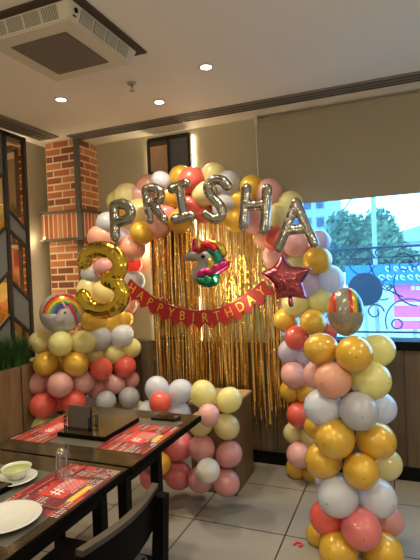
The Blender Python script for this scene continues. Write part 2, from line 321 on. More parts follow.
# ------------------------------------------------------------------ brick column
cx0,cx1,cy0=-3.02,-2.66,3.477
col=thing('brick_column','red brick corner column with a band of upright bricks','column',((cx0+cx1)/2,(cy0+UW)/2,0))
z1,z2=1.955,2.185
def colattr(o,fn):
    me=o.data; a=me.color_attributes.new('Col','FLOAT_COLOR','CORNER')
    for p in me.polygons:
        c=fn(p)
        for li in p.loop_indices: a.data[li].color=(*c,1)
BC=[(.36,.10,.04),(.46,.15,.055),(.26,.07,.03),(.50,.20,.085),(.40,.12,.045),(.18,.05,.025)]
def brickwork(name,zlo,zhi,x0,x1,y0,upright=False):
    core=adopt(col,obox('mortar_core' ,(x0+.002,y0+.002,zlo),(x1-.002,UW,zhi),M['mortar']))
    bm=bmesh.new(); cols=[]
    def put(lo,hi):
        box(bm,lo,hi,0); cols.extend([random.choice(BC)]*6)
    if not upright:
        h=.0655; L_=.185; j=.015; r=0; z=zlo
        while z<zhi-.01:
            zz=min(z+h-j,zhi)
            off=(L_/2 if r%2 else 0)
            x=x1-off if off else x1
            xe=x1
            xs=x1-(L_/2 if r%2 else L_)
            while xe>x0+.01:
                a=max(xs,x0); put((a+j/2,y0-.0005,z),(xe-j/2,y0+.01,zz)); xe=xs; xs-=L_
            ye=y0; ys=y0+(L_ if r%2 else L_/2)
            while ye<UW-.01:
                b=min(ys,UW); put((x1-.01,ye+j/2,z),(x1+.0005,b-j/2,zz)); ye=ys; ys+=L_
            z+=h; r+=1
    else:
        w=.052; j=.014; x=x1
        while x>x0+.02: put((max(x-w+j/2,x0),y0-.0005,zlo+.004),(x-j/2,y0+.01,zhi-.004)); x-=w
        y=y0
        while y<UW-.02: put((x1-.01,y+j/2,zlo+.004),(x1+.0005,min(y+w-j/2,UW),zhi-.004)); y+=w
    o=finish(name,bm,M['brick']); colattr(o,lambda p:cols[p.index]); adopt(col,o)
brickwork('brickwork',0,z1-.02,cx0,cx1,cy0); brickwork('brickwork',z2+.02,CH,cx0,cx1,cy0); brickwork('upright_bricks',z1,z2,cx0-.04,cx1+.04,cy0-.04,True)
for z in (z1-.02,z2): adopt(col,obox('dark_ledge',(cx0-.055,cy0-.055,z),(cx1+.055,UW,z+.022),M['track']))
adopt(col,obox('corner_strip',(cx1-.038,cy0-.006,z2+.022),(cx1+.006,cy0+.03,CH),M['track'])); adopt(col,obox('corner_strip',(cx1-.038,cy0-.006,0),(cx1+.006,cy0+.03,z1-.02),M['track'])); adopt(col,obox('corner_strip',(cx1+.002,cy0-.046,z1+.002),(cx1+.046,cy0-.01,z2),M['track']))
# ------------------------------------------------------------------ left wall decorative panel
PX=-3.01
lp=thing('mirror_panel','black-framed wall panel of bronze mirror and grey fabric beside the brick column','wall panel',(PX,2.9,1.0))
yr=atX(28,230,PX).y; yd=atX(8.6,230,PX).y; wcol=yr-yd; yl=yd-wcol
ztop=2.815; zbot=.93
def zz(px,py): return atX(px,py,PX).z
d1=(zz(9,208),zz(28,231)); d2=(zz(9.6,228.6),zz(29,248)); d3=(zz(13,280),zz(32,301))
sl=d1[0]-d1[1]
d4=(zz(12,316),zz(12,316)-sl)
t=.007
def pane(name,pts,m):
    bm=bmesh.new(); poly_prism(bm,[(PX-.012,y,z) for y,z in pts],(-.006,0,0)); fixn(bm); adopt(lp,finish(name,bm,m))
def bars(y0,y1,ds):   # ds list of (z at y0, z at y1)
    for a,b in ds:
        bm=bmesh.new(); poly_prism(bm,[(PX,y0,a+.014),(PX,y1,b+.014),(PX,y1,b-.014),(PX,y0,a-.014)],(-.02,0,0))
        fixn(bm); adopt(lp,finish('lattice_bar',bm,M['frame']))
lev=[(ztop,ztop),d1,d2,d3,d4]
mats=[M['mirror'],M['fabric'],M['mirror'],M['fabric']]; nm=['mirror_pane','fabric_pane']*2
for i in range(4):
    a,b=lev[i],lev[i+1]; pane(nm[i],[(yd,a[0]),(yr,a[1]),(yr,b[1]),(yd,b[0])],mats[i])
pane('mirror_pane',[(yd,d4[0]),(yr,d4[1]),(yr,zbot),(yd,zbot)],M['mirror'])
bars(yd,yr,[d1,d2,d3,d4])
# second bay, mirrored
e=[(ztop,ztop)]+[(zz(*p),0) for p in ((6,172),(7.5,225),(9.6,271),(12,314))]
e=[e[0]]+[(a-sl,a) for a,_ in e[1:]]
mats2=[M['fabric'],M['mirror'],M['fabric'],M['mirror']]; nm2=['fabric_pane','mirror_pane']*2
for i in range(4):
    a,b=e[i],e[i+1]; pane(nm2[i],[(yl,a[0]),(yd,a[1]),(yd,b[1]),(yl,b[0])],mats2[i])
pane('fabric_pane',[(yl,e[4][0]),(yd,e[4][1]),(yd,zbot),(yl,zbot)],M['fabric'])
bars(yl,yd,e[1:])
bm=bmesh.new()
for y in (yl,yd,yr): box(bm,(PX-.06,y-.017,zbot),(PX+.004,y+.017,ztop))
box(bm,(PX-.04,yl,ztop-.012),(PX+.004,yr+.017,ztop+.02)); box(bm,(PX-.04,yl,zbot-.02),(PX+.004,yr+.017,zbot+.01)); box(bm,(PX-.045,yl,zbot),(PX-.03,yr,ztop))
adopt(lp,finish('frame',bm,M['frame']))
adopt(lp,obox('led_strip',(WX+.002,yr+.0,zbot),(WX+.014,yr+.020,ztop),M['emit_warm']))
# panel on the window-side wall
bp=thing('mirror_panel','tall narrow black-framed panel, bronze mirror beside grey fabric, behind the arch','wall panel',(-1.865,3.75,SILL))
bx0,bx1,bxm=-2.07,-1.665,-1.868; by=3.715; bt_=2.80; bb=SILL+.005
adopt(bp,obox('mirror_pane',(bx0,by+.012,bb),(bxm,by+.02,bt_),M['mirror'])); adopt(bp,obox('fabric_pane',(bxm,by+.012,bb),(bx1,by+.02,bt_),M['fabric']))
bm=bmesh.new()
for x in (bx0,bxm,bx1): box(bm,(x-.011,by,bb),(x+.011,by+.045,bt_))
for z in (bb+.016,bt_): box(bm,(bx0,by,z-.016),(bx1,by+.045,z+.016))
adopt(bp,finish('frame',bm,M['frame']))
for x in (bx0,bx1): adopt(bp,obox('led_strip',(x-.010+(.012 if x>-1.8 else -.012),UW-.012,bb),(x+.010+(.012 if x>-1.8 else -.012),UW-.002,bt_),M['emit_warm']))
for x,s in ((bx0-.03,-1),(bx1+.03,1)):
    l=bpy.data.lights.new('led_glow','AREA'); l.shape='RECTANGLE'; l.size=.012; l.size_y=1.75; l.energy=9; l.color=(1,.82,.48)
    lo=bpy.data.objects.new('led_glow',l); COL.objects.link(lo); lo.location=(x,UW-.03,1.9); lo.rotation_euler=(Vector((s*.75,.66,0))).to_track_quat('-Z','Z').to_euler()
l=bpy.data.lights.new('led_glow','AREA'); l.shape='RECTANGLE'; l.size=.012; l.size_y=1.75; l.energy=3; l.color=(1,.82,.48)
lo=bpy.data.objects.new('led_glow',l); COL.objects.link(lo); lo.location=(WX+.04,yr+.03,1.9); lo.rotation_euler=(Vector((-.9,.3,0))).to_track_quat('-Z','Z').to_euler()
# ------------------------------------------------------------------ planter with grass
pl=thing('planter_box','tall wooden planter box along the mirrored left wall','planter',(-2.98,2.2,0))
pz=.90
bm=bmesh.new(); box(bm,(WX+.004,.6,0),(-2.85,3.08,pz-.07),.003); box(bm,(-2.87,.6,pz-.07),(-2.85,3.08,pz),.002); box(bm,(WX+.004,3.06,pz-.07),(-2.87,3.08,pz),0); box(bm,(WX+.004,.6,pz-.07),(-2.87,.62,pz),0); box(bm,(WX+.004,.62,pz-.07),(WX+.02,3.06,pz),0)
adopt(pl,finish('box_body',bm,M['wood_planter'])); adopt(pl,obox('soil',(WX+.02,.62,pz-.07),(-2.87,3.06,pz-.03),M['soil']))
bm=bmesh.new()
for i in range(3800):
    x=random.uniform(-2.99,-2.885); y=random.uniform(1.6,3.03); h=random.uniform(.18,.36); a=random.uniform(0,2*PI); lean=random.uniform(.05,.16)
    w=random.uniform(.003,.006); d=Vector((math.cos(a),math.sin(a),0)); s=Vector((-d.y,d.x,0)); prev=None
    for k in range(5):
        t_=k/4; c=Vector((x,y,pz-.03))+d*lean*t_*t_+Vector((0,0,h*(t_-.18*t_*t_)))
        c.x=max(c.x,PX+.01)
        ww=w*(1-t_*.92); A=bm.verts.new(c-s*ww); B=bm.verts.new(c+s*ww)
        if prev: bm.faces.new((prev[0],prev[1],B,A))
        prev=(A,B)
g=finish('artificial_grass',bm,M['grass']); tag(g,'dense green artificial grass growing out of the wooden planter','grass',kind='stuff')
# ------------------------------------------------------------------ low wooden box behind flower clusters
lb=thing('low_cabinet','low wooden cabinet with pale top behind the balloon flowers','cabinet',(-1.3,3.31,0))
adopt(lb,obox('body',(-1.47,3.10,.0),(-1.125,3.52,.63),M['wood_box'],bev=.003)); adopt(lb,obox('top_board',(-1.475,3.095,.63),(-1.12,3.525,.652),M['wood_box_top'],bev=.002))
# ------------------------------------------------------------------ balloons
def balloon_mesh(name,m):
    bm=bmesh.new(); prof=[]; n=22
    for i in range(n+1):
        th=PI*i/n; z=math.cos(th); r=math.sin(th)
        if z<0: r*=(1-.10*(-z)**1.5*(1)); z=z*1.12
        else: z*=1.07
        prof.append((max(r,0),z))
    prof[0]=(0,1.07); prof[-1]=(.035,-1.13); prof.append((.03,-1.19)); prof.append((.06,-1.25)); prof.append((0,-1.24))
    lathe(bm,prof[::-1],30); me=bpy.data.meshes.new(name); bm.normal_update(); bm.to_mesh(me); bm.free(); me.materials.append(m)
    for p in me.polygons: p.use_smooth=True
    return me
BM={k:balloon_mesh('balloon_'+k,v) for k,v in LX.items()}
LP_={k:latex('latex_plain_'+k,*LXC[k],9) for k in LXC}
BP={k:balloon_mesh('balloon_plain_'+k,v) for k,v in LP_.items()}
def balloon(x,y,r,c,D,label,group,axis=None,spot=False):
    P=atD(x,y,D); R=r*D/F*1.02
    o=bpy.data.objects.new('balloon',(BM if spot else BP)[c]); COL.objects.link(o)
    if axis is None: d=Vector((random.uniform(-1,1),-random.uniform(.2,.6),random.uniform(-1,1)))
    else: d=P-Vector(axis); 
    if d.length<1e-4: d=Vector((0,-1,0))
    d.normalize(); o.rotation_mode='QUATERNION'; o.rotation_quaternion=d.to_track_quat('Z','Y'); o.location=P; o.scale=(R,R,R)
    return tag(o,label,'balloon',group)
CN={'gold':'gold','yellow':'pale yellow','cream':'cream','pink':'pink','rose':'dusty pink','salmon':'salmon pink','coral':'coral red','blush':'pinkish coral','white':'white','lavender':'lavender','grey':'greyish white','snow':'bright white'}
def cluster(items,base,group,axisfn,plane=None,spots=False):
    for it in items:
        x,y,r,c,dz,lab=it
        D=base+dz; P=atD(x,y,D)
        if plane:     # arch balloons sit on the plane of the arch, parallel to the window wall
            P=atY(x,y,plane+dz)
            if P.x<-2.43: P=atY(x,y,3.33+dz)
            D=(CAM-P).dot(MR[2])
        balloon(x,y,r,c,D,CN[c]+' balloon '+lab,group,axisfn(P,dz) if axisfn else None,spots or 'dark spot' in lab)
FCn='front balloon column'
ax_fc=atD(353,411,2.70)
def colaxis(a):
    return lambda P,dz: Vector((a.x,a.y,P.z-.0))
FC=[(321,349,16,'gold',0.02,'at the left of the top row of the '+FCn),
(354,354,18,'gold',-.10,'at the front of the top row of the '+FCn),
(377,350,16.5,'yellow',.06,'at the right of the top row of the '+FCn),
(318,375,14,'pink',.10,'half hidden behind a pink one, second row of the '+FCn),
(333,380,18,'salmon',-.06,'at the front left of the second row of the '+FCn),
(370,380,19.3,'yellow',-.02,'filling the right of the second row of the '+FCn),
(323,407,18,'white',0.0,'at the left of the third row of the '+FCn),
(358.5,411,19,'grey',-.10,'with a dark spot, front of third row of the '+FCn),
(379,408,16,'white',.10,'with bluish backlight at right of the third row of the '+FCn),
(317,427,12,'gold',.12,'peeking out behind, just under the third row of the '+FCn),
(335,438.5,19.3,'gold',-.07,'at the left of the fourth row of the '+FCn),
(376,440.5,18.5,'gold',-.05,'at the right of the fourth row of the '+FCn),
(323.5,460,17.5,'gold',.0,'at the left of the fifth row of the '+FCn),
(360.7,471,17.3,'gold',-.11,'with a dark spot, front of fifth row of the '+FCn),
(385,464,15.5,'cream',.08,'at the right of the fifth row of the '+FCn),
(338,496,19.8,'white',-.06,'at the left of the sixth row of the '+FCn),
(376,497.5,19,'white',-.04,'at the right of the sixth row of the '+FCn),
(326,480,10,'lavender',.10,'barely showing behind the sixth row of the '+FCn),
(328,517,17,'coral',.02,'at the left of the seventh row of the '+FCn),
(361,528.5,19.5,'blush',-.12,'at the front of the seventh row of the '+FCn),
(387,520,15,'rose',.05,'at the right of the seventh row of the '+FCn),
(319,534,12,'gold',.10,'behind the bottom left of the '+FCn),
(339,550,19,'gold',-.07,'at the left of the lowest row of the '+FCn),
(382,552,19.5,'gold',-.05,'at the right of the lowest row of the '+FCn)]
cluster(FC,2.62,'balloons of the front column',colaxis(ax_fc),spots=True)
LCn='column beside the planter'
ax_lc=atD(60,384,4.02)
LC=[(40,342,10.8,'cream',.06,'at the left of the top row of the '+LCn),
(83,342.5,12,'yellow',.0,'at the right of the top row of the '+LCn),
(61,343.5,12.3,'yellow',-.10,'at the front of the top row of the '+LCn),
(46,364,12,'gold',-.04,'at the left of the second row of the '+LCn),
(76,364,12.5,'gold',-.06,'at the right of the second row of the '+LCn),
(61,361,10,'gold',.10,'between its two neighbours, back of second row of the '+LCn),
(37.5,383,11.5,'rose',.02,'at the left of the third row of the '+LCn),
(60.4,384.5,12.7,'pink',-.11,'at the front of the third row of the '+LCn),
(83,382,11.5,'pink',.02,'at the right of the third row of the '+LCn),
(43,405,12.5,'coral',-.06,'at the left of the fourth row of the '+LCn),
(74,402,12,'coral',-.05,'at the right of the fourth row of the '+LCn),
(59,401,10.5,'coral',.10,'at the back of the fourth row of the '+LCn),
(32,415,10,'cream',.06,'low down at the planter corner, under a coral one'),
(42,427,11,'yellow',.0,'half hidden by the table, foot of the '+LCn),
(78,424,11.5,'gold',.0,'behind the table tray, foot of the '+LCn)]
cluster(LC,3.92,'balloons of the planter column',colaxis(ax_lc))
LLn="arch's left leg"
LL=[(94,320,12,'gold',0,'at left under the gold number three, '+LLn),
(108,323,12.5,'gold',-.08,'in the middle under the gold number three, '+LLn),
(122,319,11.5,'gold',.02,'at right under the gold number three, '+LLn),
(126,306,10.5,'salmon',.05,'right beside the foot of the gold number three'),
(99,338,12.5,'grey',.02,'at left below the gold row of the '+LLn),
(122,336,11,'white',-.07,'at right below the gold row of the '+LLn),
(94,356,11.5,'cream',.06,'just right of the planter column, fourth row of the '+LLn),
(114,353,11.5,'yellow',-.07,'at the front, fourth row of the '+LLn),
(131,348,10,'yellow',.03,'at the right edge, fourth row of the '+LLn),
(101.5,369,11,'coral',-.05,'at the left of the coral pair in the '+LLn),
(125,366.5,11,'coral',-.05,'at the right of the coral pair in the '+LLn),
(97,388,10,'rose',.05,'at the left of the pink row of the '+LLn),
(115,384,10,'pink',-.10,'at the front of the pink row of the '+LLn),
(131,380,8.5,'rose',.05,'at the right of the pink row of the '+LLn),
(106,401,10,'grey',-.06,'at the lower left of the '+LLn),
(129,397.5,10.5,'grey',-.06,'at the lower right of the '+LLn),
(92,402,9,'lavender',.06,'shaded between the planter column and the '+LLn),
(120,412,9.5,'gold',.0,'just above the far table edge, '+LLn),
(137,409,8,'cream',.04,'small and low at the right foot of the '+LLn),
(98,415,9,'cream',.02,'behind the table tray at the foot of the '+LLn),
(101,238,12.8,'salmon',0,'above the gold number three, outer side of the arch'),
(92,274,11,'grey',.04,'inside the upper bend of the gold number three'),
(89,289,12,'cream',.02,'left behind the waist of the gold number three'),
(105,268,11.5,'rose',.04,'seen through the upper bowl of the gold number three'),
(104,292,12,'cream',.04,'seen through the lower bowl of the gold number three'),
(132,248,13.5,'salmon',-.02,'right above the shoulder of the gold number three'),
(132,264,11,'coral',.10,'tucked at the right shoulder of the gold number three'),
(133,281,12,'grey',.09,'at the left end of the red banner'),
(112,253,12,'pink',.06,'behind the top curve of the gold number three')]
AX_ARCH=None
cluster(LL,4.06,'balloons of the arch left leg',lambda P,dz: P+Vector((0,.2,0))+Vector((random.uniform(-.25,.25),0,random.uniform(-.2,.2))),plane=3.55)
TP=[(108,224,12,'grey',.03,'to the left of the foil letter P'),
(118,202,11.5,'yellow',.06,'peeping over the top left of the foil letter P'),
(127,196,13,'cream',-.0,'above the foil letter P'),
(120,215,11,'gold',.06,'seen through the loop of the foil letter P'),
(139,212,13.5,'cream',-.02,'between the foil letters P and R'),
(142,233,12,'gold',-.08,'below the gap between foil letters P and R'),
(122,239,11,'lavender',-.02,'just under the foil letter P'),
(139,197,11.5,'pink',.04,'at the upper left of the foil letter R'),
(148,186.5,12,'salmon',.06,'above the foil letter R, next to a bluish white one'),
(161,181.5,10,'white',-.05,'small, above the gap between foil letters R and I'),
(168,198,13,'gold',.04,'between the foil letters R and I'),
(152,204,11.5,'rose',.06,'seen through the loop of the foil letter R'),
(166,216,12,'rose',.02,'at the foot of the foil letter R on its right'),
(157,226,12.5,'salmon',.0,'below the foil letter R'),
(181,178,12.5,'gold',.05,'above the foil letter I, left of a coral one'),
(192,181,14,'coral',-.02,'above the foil letter I on its right'),
(191,207,13.5,'coral',.02,'to the right of the stem of the foil letter I'),
(180,221,12.5,'gold',.04,'below the foil letter I'),
(204,194,13,'cream',-.0,'at the left of the foil letter S'),
(214,176,13,'cream',.06,'above the foil letter S'),
(229,184,13,'grey',.02,'at the upper right of the foil letter S'),
(226,208,14,'white',.03,'at the lower right of the foil letter S'),
(204,212,11,'coral',.06,'at the lower left of the foil letter S'),
(239,201,12,'gold',.06,'between foil letters S and H, upper one'),
(236,220,12.5,'gold',.0,'between foil letters S and H, lower one'),
(252,187,12,'gold',.0,'above the foil letter H'),
(269,193,14,'pink',.04,'at the upper right of the foil letter H'),
(255,221,13,'pink',.02,'below the crossbar of the foil letter H'),
(256,202,11,'salmon',.08,'between the two stems of the foil letter H'),
(280,216,14,'cream',.02,'between the foil letters H and A'),
(290,204,13,'cream',.06,'behind the tip of the foil letter A'),
(266,238,12,'salmon',.05,'below the right stem of the foil letter H')]
cluster(TP,3.80,'balloons of the arch top',lambda P,dz: P+Vector((random.uniform(-.2,.2),.25,random.uniform(-.2,.2))),plane=3.57)
RLn="arch's right leg"
RL=[(276,240,12,'coral',-.02,'at the left foot of the foil letter A'),
(296,243,14,'pink',-.03,'under the crossbar of the foil letter A'),
(318,242,12,'lavender',.02,'at the right foot of the foil letter A'),
(276,257,13,'pink',.03,'at the upper left of the rose star'),
(296,262,11.5,'cream',.06,'just behind the top point of the rose star'),
(317.5,260.5,14,'gold',-.05,'to the upper right of the rose star'),
(329,280,15,'white',.04,'with bluish backlight right of the rose star'),
(310,285,13,'lavender',.0,'touching the right side of the rose star'),
(296,303,14,'cream',.02,'behind the tail of the rose star'),
(321,300,14,'yellow',.03,'left of the foil balloon that tops the front column'),
(286,320,12,'gold',.04,'at the inner edge of the '+RLn+', by the curtain'),
(313,322,13,'gold',-.05,'with a dark spot, mid height in the '+RLn),
(297,337.5,12,'coral',-.04,'in the middle of the '+RLn+', by the curtain'),
(327,332,10,'coral',.08,'mostly hidden behind the top row of the front column'),
(291,352,12.5,'lavender',.02,'at the left of the lavender pair in the '+RLn),
(306,357,12,'lavender',.02,'at the right of the lavender pair in the '+RLn),
(294,375,13,'pink',-.06,'below the lavender pair in the '+RLn),
(291,391,11,'gold',.04,'at the left of the gold pair in the '+RLn),
(307,393,12,'gold',.02,'at the right of the gold pair in the '+RLn),
(299,415,12.3,'coral',-.06,'low in the '+RLn+', under the gold pair'),
(294,433,10.5,'cream',.04,'at the left of the cream pair low in the '+RLn),
(311,436,10.8,'cream',-.02,'at the right of the cream pair low in the '+RLn),
(299.5,455,12.7,'pink',-.08,'near the floor in the '+RLn),
(297,468,11,'gold',.04,'at the left foot of the '+RLn),
(312,471,11,'gold',.02,'at the right foot of the '+RLn)]
cluster(RL,3.62,'balloons of the arch right leg',lambda P,dz: P+Vector((random.uniform(-.25,.15),.2,random.uniform(-.2,.2))),plane=3.52)
# flowers on the cabinet
def flower(center,petals,base,desc,group):
    A=atD(center[0],center[1],base)
    for x,y,r,c,w in petals: balloon(x,y,r,c,base,CN[c]+' balloon petal '+w+' '+desc,group,A)
    x,y,r,c=center; balloon(x,y,r,c,base-.12,CN[c]+' balloon centre of '+desc,group,A+Vector((0,.3,0)))
flower((160.4,402.7,11,'coral'),[(157,389,12,'white','upper left of'),(180,391.5,12,'white','upper right of'),(150,411,11,'white','lower left of'),(179,413,11.5,'white','lower right of')],3.32,'the bluish white balloon flower behind the phone','white flower balloons')
flower((208.6,415,11,'pink'),[(203,394,13,'yellow','upper left of'),(229,400,12.5,'yellow','upper right of'),(201,423.5,12,'cream','lower left of'),(226.5,426.5,12.5,'cream','lower right of')],3.14,'the pale yellow balloon flower on the cabinet','yellow flower balloons')
flower((208,470.5,12,'snow'),[(202,448.5,13,'rose','upper left of'),(229,454,12.7,'rose','upper right of'),(201,479,12.5,'rose','lower left of'),(226,482.5,13,'rose','lower right of')],3.14,'the dusty pink balloon flower by the floor','pink flower balloons')
flower((160,464,11,'gold'),[(179,446,14,'blush','upper right of'),(178,475,13.5,'blush','lower right of'),(152,450,12,'blush','upper left of'),(152,476,12,'blush','lower left of')],3.24,'the coral balloon flower behind the table edge','coral flower balloons')
# ------------------------------------------------------------------ foil letters
def spline(pts,n=6,closed=False):
    pts=[Vector(p) for p in pts]; out=[]
    if len(pts)<3:
        return [pts[0].lerp(pts[1],i/8) for i in range(9)]
    for i in range(len(pts)-1):
        p0=pts[max(i-1,0)];p1=pts[i];p2=pts[i+1];p3=pts[min(i+2,len(pts)-1)]
        for k in range(n):
            t=k/n; out.append(.5*((2*p1)+(-p0+p2)*t+(2*p0-5*p1+4*p2-p3)*t*t+(-p0+3*p1-3*p2+p3)*t**3))
    out.append(pts[-1]); return out
def puff(name,strokes,org,sc,Y,rpx,m,parent=None,flat=.75,vox=.0055,wr=True):
    """strokes: lists of points in zoomed pixels (org = crop origin, sc = zoom); built on the plane Y"""
    bm=bmesh.new()
    for st in strokes:
        rr=rpx
        if isinstance(st,tuple): st,rr=st
        pts=[atY(org[0]+p[0]/sc,org[1]+p[1]/sc,Y) for p in st]; P=spline(pts)
        k=(atY(org[0]+10,org[1],Y)-atY(org[0],org[1],Y)).length/10
        R=rr*k if not isinstance(rr,list) else None
        if R is None:
            n=len(P); Rs=[k*(rr[0]+(rr[1]-rr[0])*i/(n-1)) for i in range(n)]
        else: Rs=[R]*len(P)
        # resample densely enough, wrinkled radius
        for i in range(len(P)-1):
            L_=(P[i+1]-P[i]).length; ns=max(1,int(L_/(Rs[i]*.3)))
            for s in range(ns):
                t=s/ns; r=(Rs[i]*(1-t)+Rs[i+1]*t)
                if wr: r*=1+random.uniform(-.035,.035)
                sphere(bm,P[i].lerp(P[i+1],t),r)
        sphere(bm,P[-1],Rs[-1])
    for v in bm.verts: v.co.y=Y+(v.co.y-Y)*flat
    o=finish(name,bm,m)
    md=o.modifiers.new('r','REMESH'); md.mode='VOXEL'; md.voxel_size=vox; md.use_smooth_shade=True
    s=o.modifiers.new('s','SMOOTH'); s.iterations=5; s.factor=.5
    bake(o)
    for p in o.data.polygons: p.use_smooth=True
    if parent: adopt(parent,o)
    return o
def arc(cx,cy,rx,ry,a0,a1,n=8): return [(cx+rx*math.cos(math.radians(a0+(a1-a0)*i/n)),cy+ry*math.sin(math.radians(a0+(a1-a0)*i/n))) for i in range(n+1)]
def letter(name,lab,strokes,org,sc,Y,rpx,m=None,**k):
    o=puff(name,strokes,org,sc,Y,rpx,m or M['silver'],**k); return tag(o,lab,'foil balloon',None)
letter('letter_balloon','silver foil letter P balloon, first letter at the left of the arch',[[(180,195),(184,350)],[(180,188),(225,178),(262,205),(262,245),(230,268),(190,272)]],(80,170),5.25,3.10,4.5)
letter('letter_balloon','silver foil letter R balloon, second letter on the arch',[[(28,190),(52,340)],[(32,182),(75,172),(108,200),(98,240),(48,262)],[(70,262),(125,338)]],(140,155),5.25,3.36,4.3)
letter('letter_balloon','silver foil letter I balloon with serifs, third letter on the arch',[[(168,178),(242,148)],[(205,170),(228,315)],[(185,338),(268,320)]],(140,155),5.25,3.36,4.5)
letter('letter_balloon','silver foil letter S balloon, fourth letter on the arch',[[(145,140),(115,108),(70,108),(40,145),(62,195),(105,240),(115,285),(80,312),(30,285)]],(200,160),5.25,3.36,4.9)
letter('letter_balloon','silver foil letter H balloon, fifth letter on the arch',[[(243,150),(228,345)],[(352,152),(338,368)],[(240,240),(345,236)]],(200,160),5.25,3.34,4.9)
letter('letter_balloon','silver foil letter A balloon, last letter at the right of the arch',[[(190,68),(145,185),(98,305)],[(190,68),(235,175),(282,278)],[(150,212),(232,204)]],(260,190),5.25,3.22,5.0)
letter('number_balloon','large gold foil number three balloon on the left of the arch',[[(48,118),(75,68),(140,48),(205,70),(238,125),(222,175),(172,208)],[(172,208),(225,235),(248,290),(222,345),(150,372),(80,352),(42,298)]],(75,240),5.25,3.06,7.0,M['goldfoil'],vox=.006)
# rose star
def star():
    Y=3.20; O=(255,240); s=4.667
    out=[(125,65),(172,122),(268,130),(226,200),(247,277),(170,266),(103,277),(80,210),(25,155),(90,120)]
    c=atY(O[0]+145/s,O[1]+180/s,Y); P=[atY(O[0]+x/s,O[1]+y/s,Y) for x,y in out]
    ring=[]
    for i in range(10):
        for k in range(6): ring.append(P[i].lerp(P[(i+1)%10],k/6))
    bm=bmesh.new(); n=len(ring); T=[0,.12,.25,.4,.55,.68,.8,.9,.96,1]
    for side in (-1,1):
        rows=[]
        for t in T:
            if t==0: rows.append([bm.verts.new(c+Vector((0,side*.075,0)))]); continue
            row=[]
            for j,p in enumerate(ring):
                rad=(p-c).length; inner=.62
                h=.075*math.sqrt(max(0,1-t**2.2))*(1+.10*math.cos(j*2*PI/12+PI)*t)
                h+= .003*math.sin(j*2.3+t*9)*t
                row.append(bm.verts.new(c.lerp(p,t)+Vector((0,side*(h if t<1 else .001),0))))
            rows.append(row)
        for A,B in zip(rows,rows[1:]):
            for k in range(n):
                l=(k+1)%n
                if len(A)==1: bm.faces.new((A[0],B[k],B[l]))
                else: bm.faces.new((A[k],B[k],B[l],A[l]))
    bmesh.ops.remove_doubles(bm,verts=bm.verts,dist=.0021); fixn(bm)
    t=thing('star_balloon','metallic rose foil star balloon at the right end of the banner','foil balloon',c)
    adopt(t,finish('foil_body',bm,M['rosefoil'],smooth=True))
    bm=bmesh.new(); a=atY(O[0]+163/s,O[1]+262/s,Y); b=atY(O[0]+170/s,O[1]+312/s,Y); tube(bm,[a,a.lerp(b,.35),a.lerp(b,.7),b],[.012,.018,.019,.012],10)
    adopt(t,finish('tail',bm,M['rosefoil'],smooth=True))
star()
# unicorn-head foil balloon
O=(160,220); S=5.25; UY=3.50
u=thing('unicorn_balloon','grey unicorn head foil balloon with rainbow mane in front of gold curtain','foil balloon',atY(205,262,UY))
puff('head',[([(145,195),(180,188),(225,190),(245,200)],[3.6,7.8]),([(235,205),(225,250),(205,290)],[7.0,6.6]),([(205,270),(195,305)],[6.2,4.5])],O,S,UY,6,M['greyfoil'],u,flat=.55)
puff('horn',[([(194,62),(202,105),(206,140)],[1.0,3.0])],O,S,UY-.03,2,M['foil_yellowf'],u,vox=.003)
puff('ear',[([(184,110),(186,150)],[2.6,4])],O,S,UY-.005,3,M['foil_pinkf'],u)
puff('forelock',[[(205,155),(235,130),(262,135),(285,150)]],O,S,UY-.02,4.0,M['foil_red'],u)
puff('mane_lock',[[(262,120),(300,130),(328,155),(335,175)]],O,S,UY,3.4,M['foil_yellowf'],u)
puff('mane_lock',[[(270,160),(300,180),(310,215),(300,240)]],O,S,UY-.01,4.4,M['foil_teal'],u)
puff('mane_lock',[[(300,262),(325,245),(345,235)],[(285,270),(300,250)]],O,S,UY-.02,4.4,M['foil_pinkf'],u)
puff('mane_lock',[[(262,215),(272,245),(250,270)]],O,S,UY-.02,3.2,M['foil_yellowf'],u)
puff('mane_lock',[[(210,285),(235,270),(262,275)]],O,S,UY-.03,3.4,M['foil_pinkf'],u)
puff('mane_lock',[[(215,318),(250,330),(285,318),(292,295)],[(250,310),(270,325)]],O,S,UY-.02,4.2,M['foil_green'],u)
puff('mane_lock',[[(315,200),(330,220)]],O,S,UY-.01,3.2,M['foil_purple'],u)
puff('eye',[[(222,192),(230,192)]],O,S,UY-.04,1.5,M['black'],u,vox=.003)
# round printed foil balloons
def hsv_print(x,z):
    # rainbow arch and a pale unicorn head, printed on silver; x,z in -1..1
    r=math.hypot(x-.15,z+.10)
    bands=[(.88,(.50,.02,.02)),(.77,(.65,.18,.02)),(.66,(.68,.52,.05)),(.56,(.06,.30,.08)),(.44,(.02,.08,.34)),(.34,(.08,.03,.18))]
    base=(.40,.40,.40)
    ang=math.degrees(math.atan2(z+.1,x-.15))
    if (5<ang<172) and .30<r<1.0:
        for lim,c in bands:
            if r>lim: base=c; break
        else: base=(.10,.03,.25)
    # unicorn head
    def ell(cx,cy,a,b,t=0):
        dx,dz=x-cx,z-cy; c,s=math.cos(t),math.sin(t); return ((dx*c+dz*s)/a)**2+((-dx*s+dz*c)/b)**2<1
    if ell(.30,-.05,.30,.26,-.3) or ell(.05,-.22,.28,.15,.45) or ell(.42,-.42,.24,.42,-.1): base=(.56,.56,.57)
    if ell(.20,.0,.05,.055): base=(.05,.06,.12)
    if ell(.18,.38,.04,.20,.5): base=(.75,.6,.2)
    if ell(.55,.10,.09,.36,.35) : base=(.60,.06,.15)
    if ell(.68,-.25,.08,.38,.1): base=(.45,.08,.35)
    if ell(.30,.26,.13,.06,-.5): base=(.70,.15,.30)
    if ell(-.45,-.10,.28,.10): base=(.6,.6,.62)
    return base
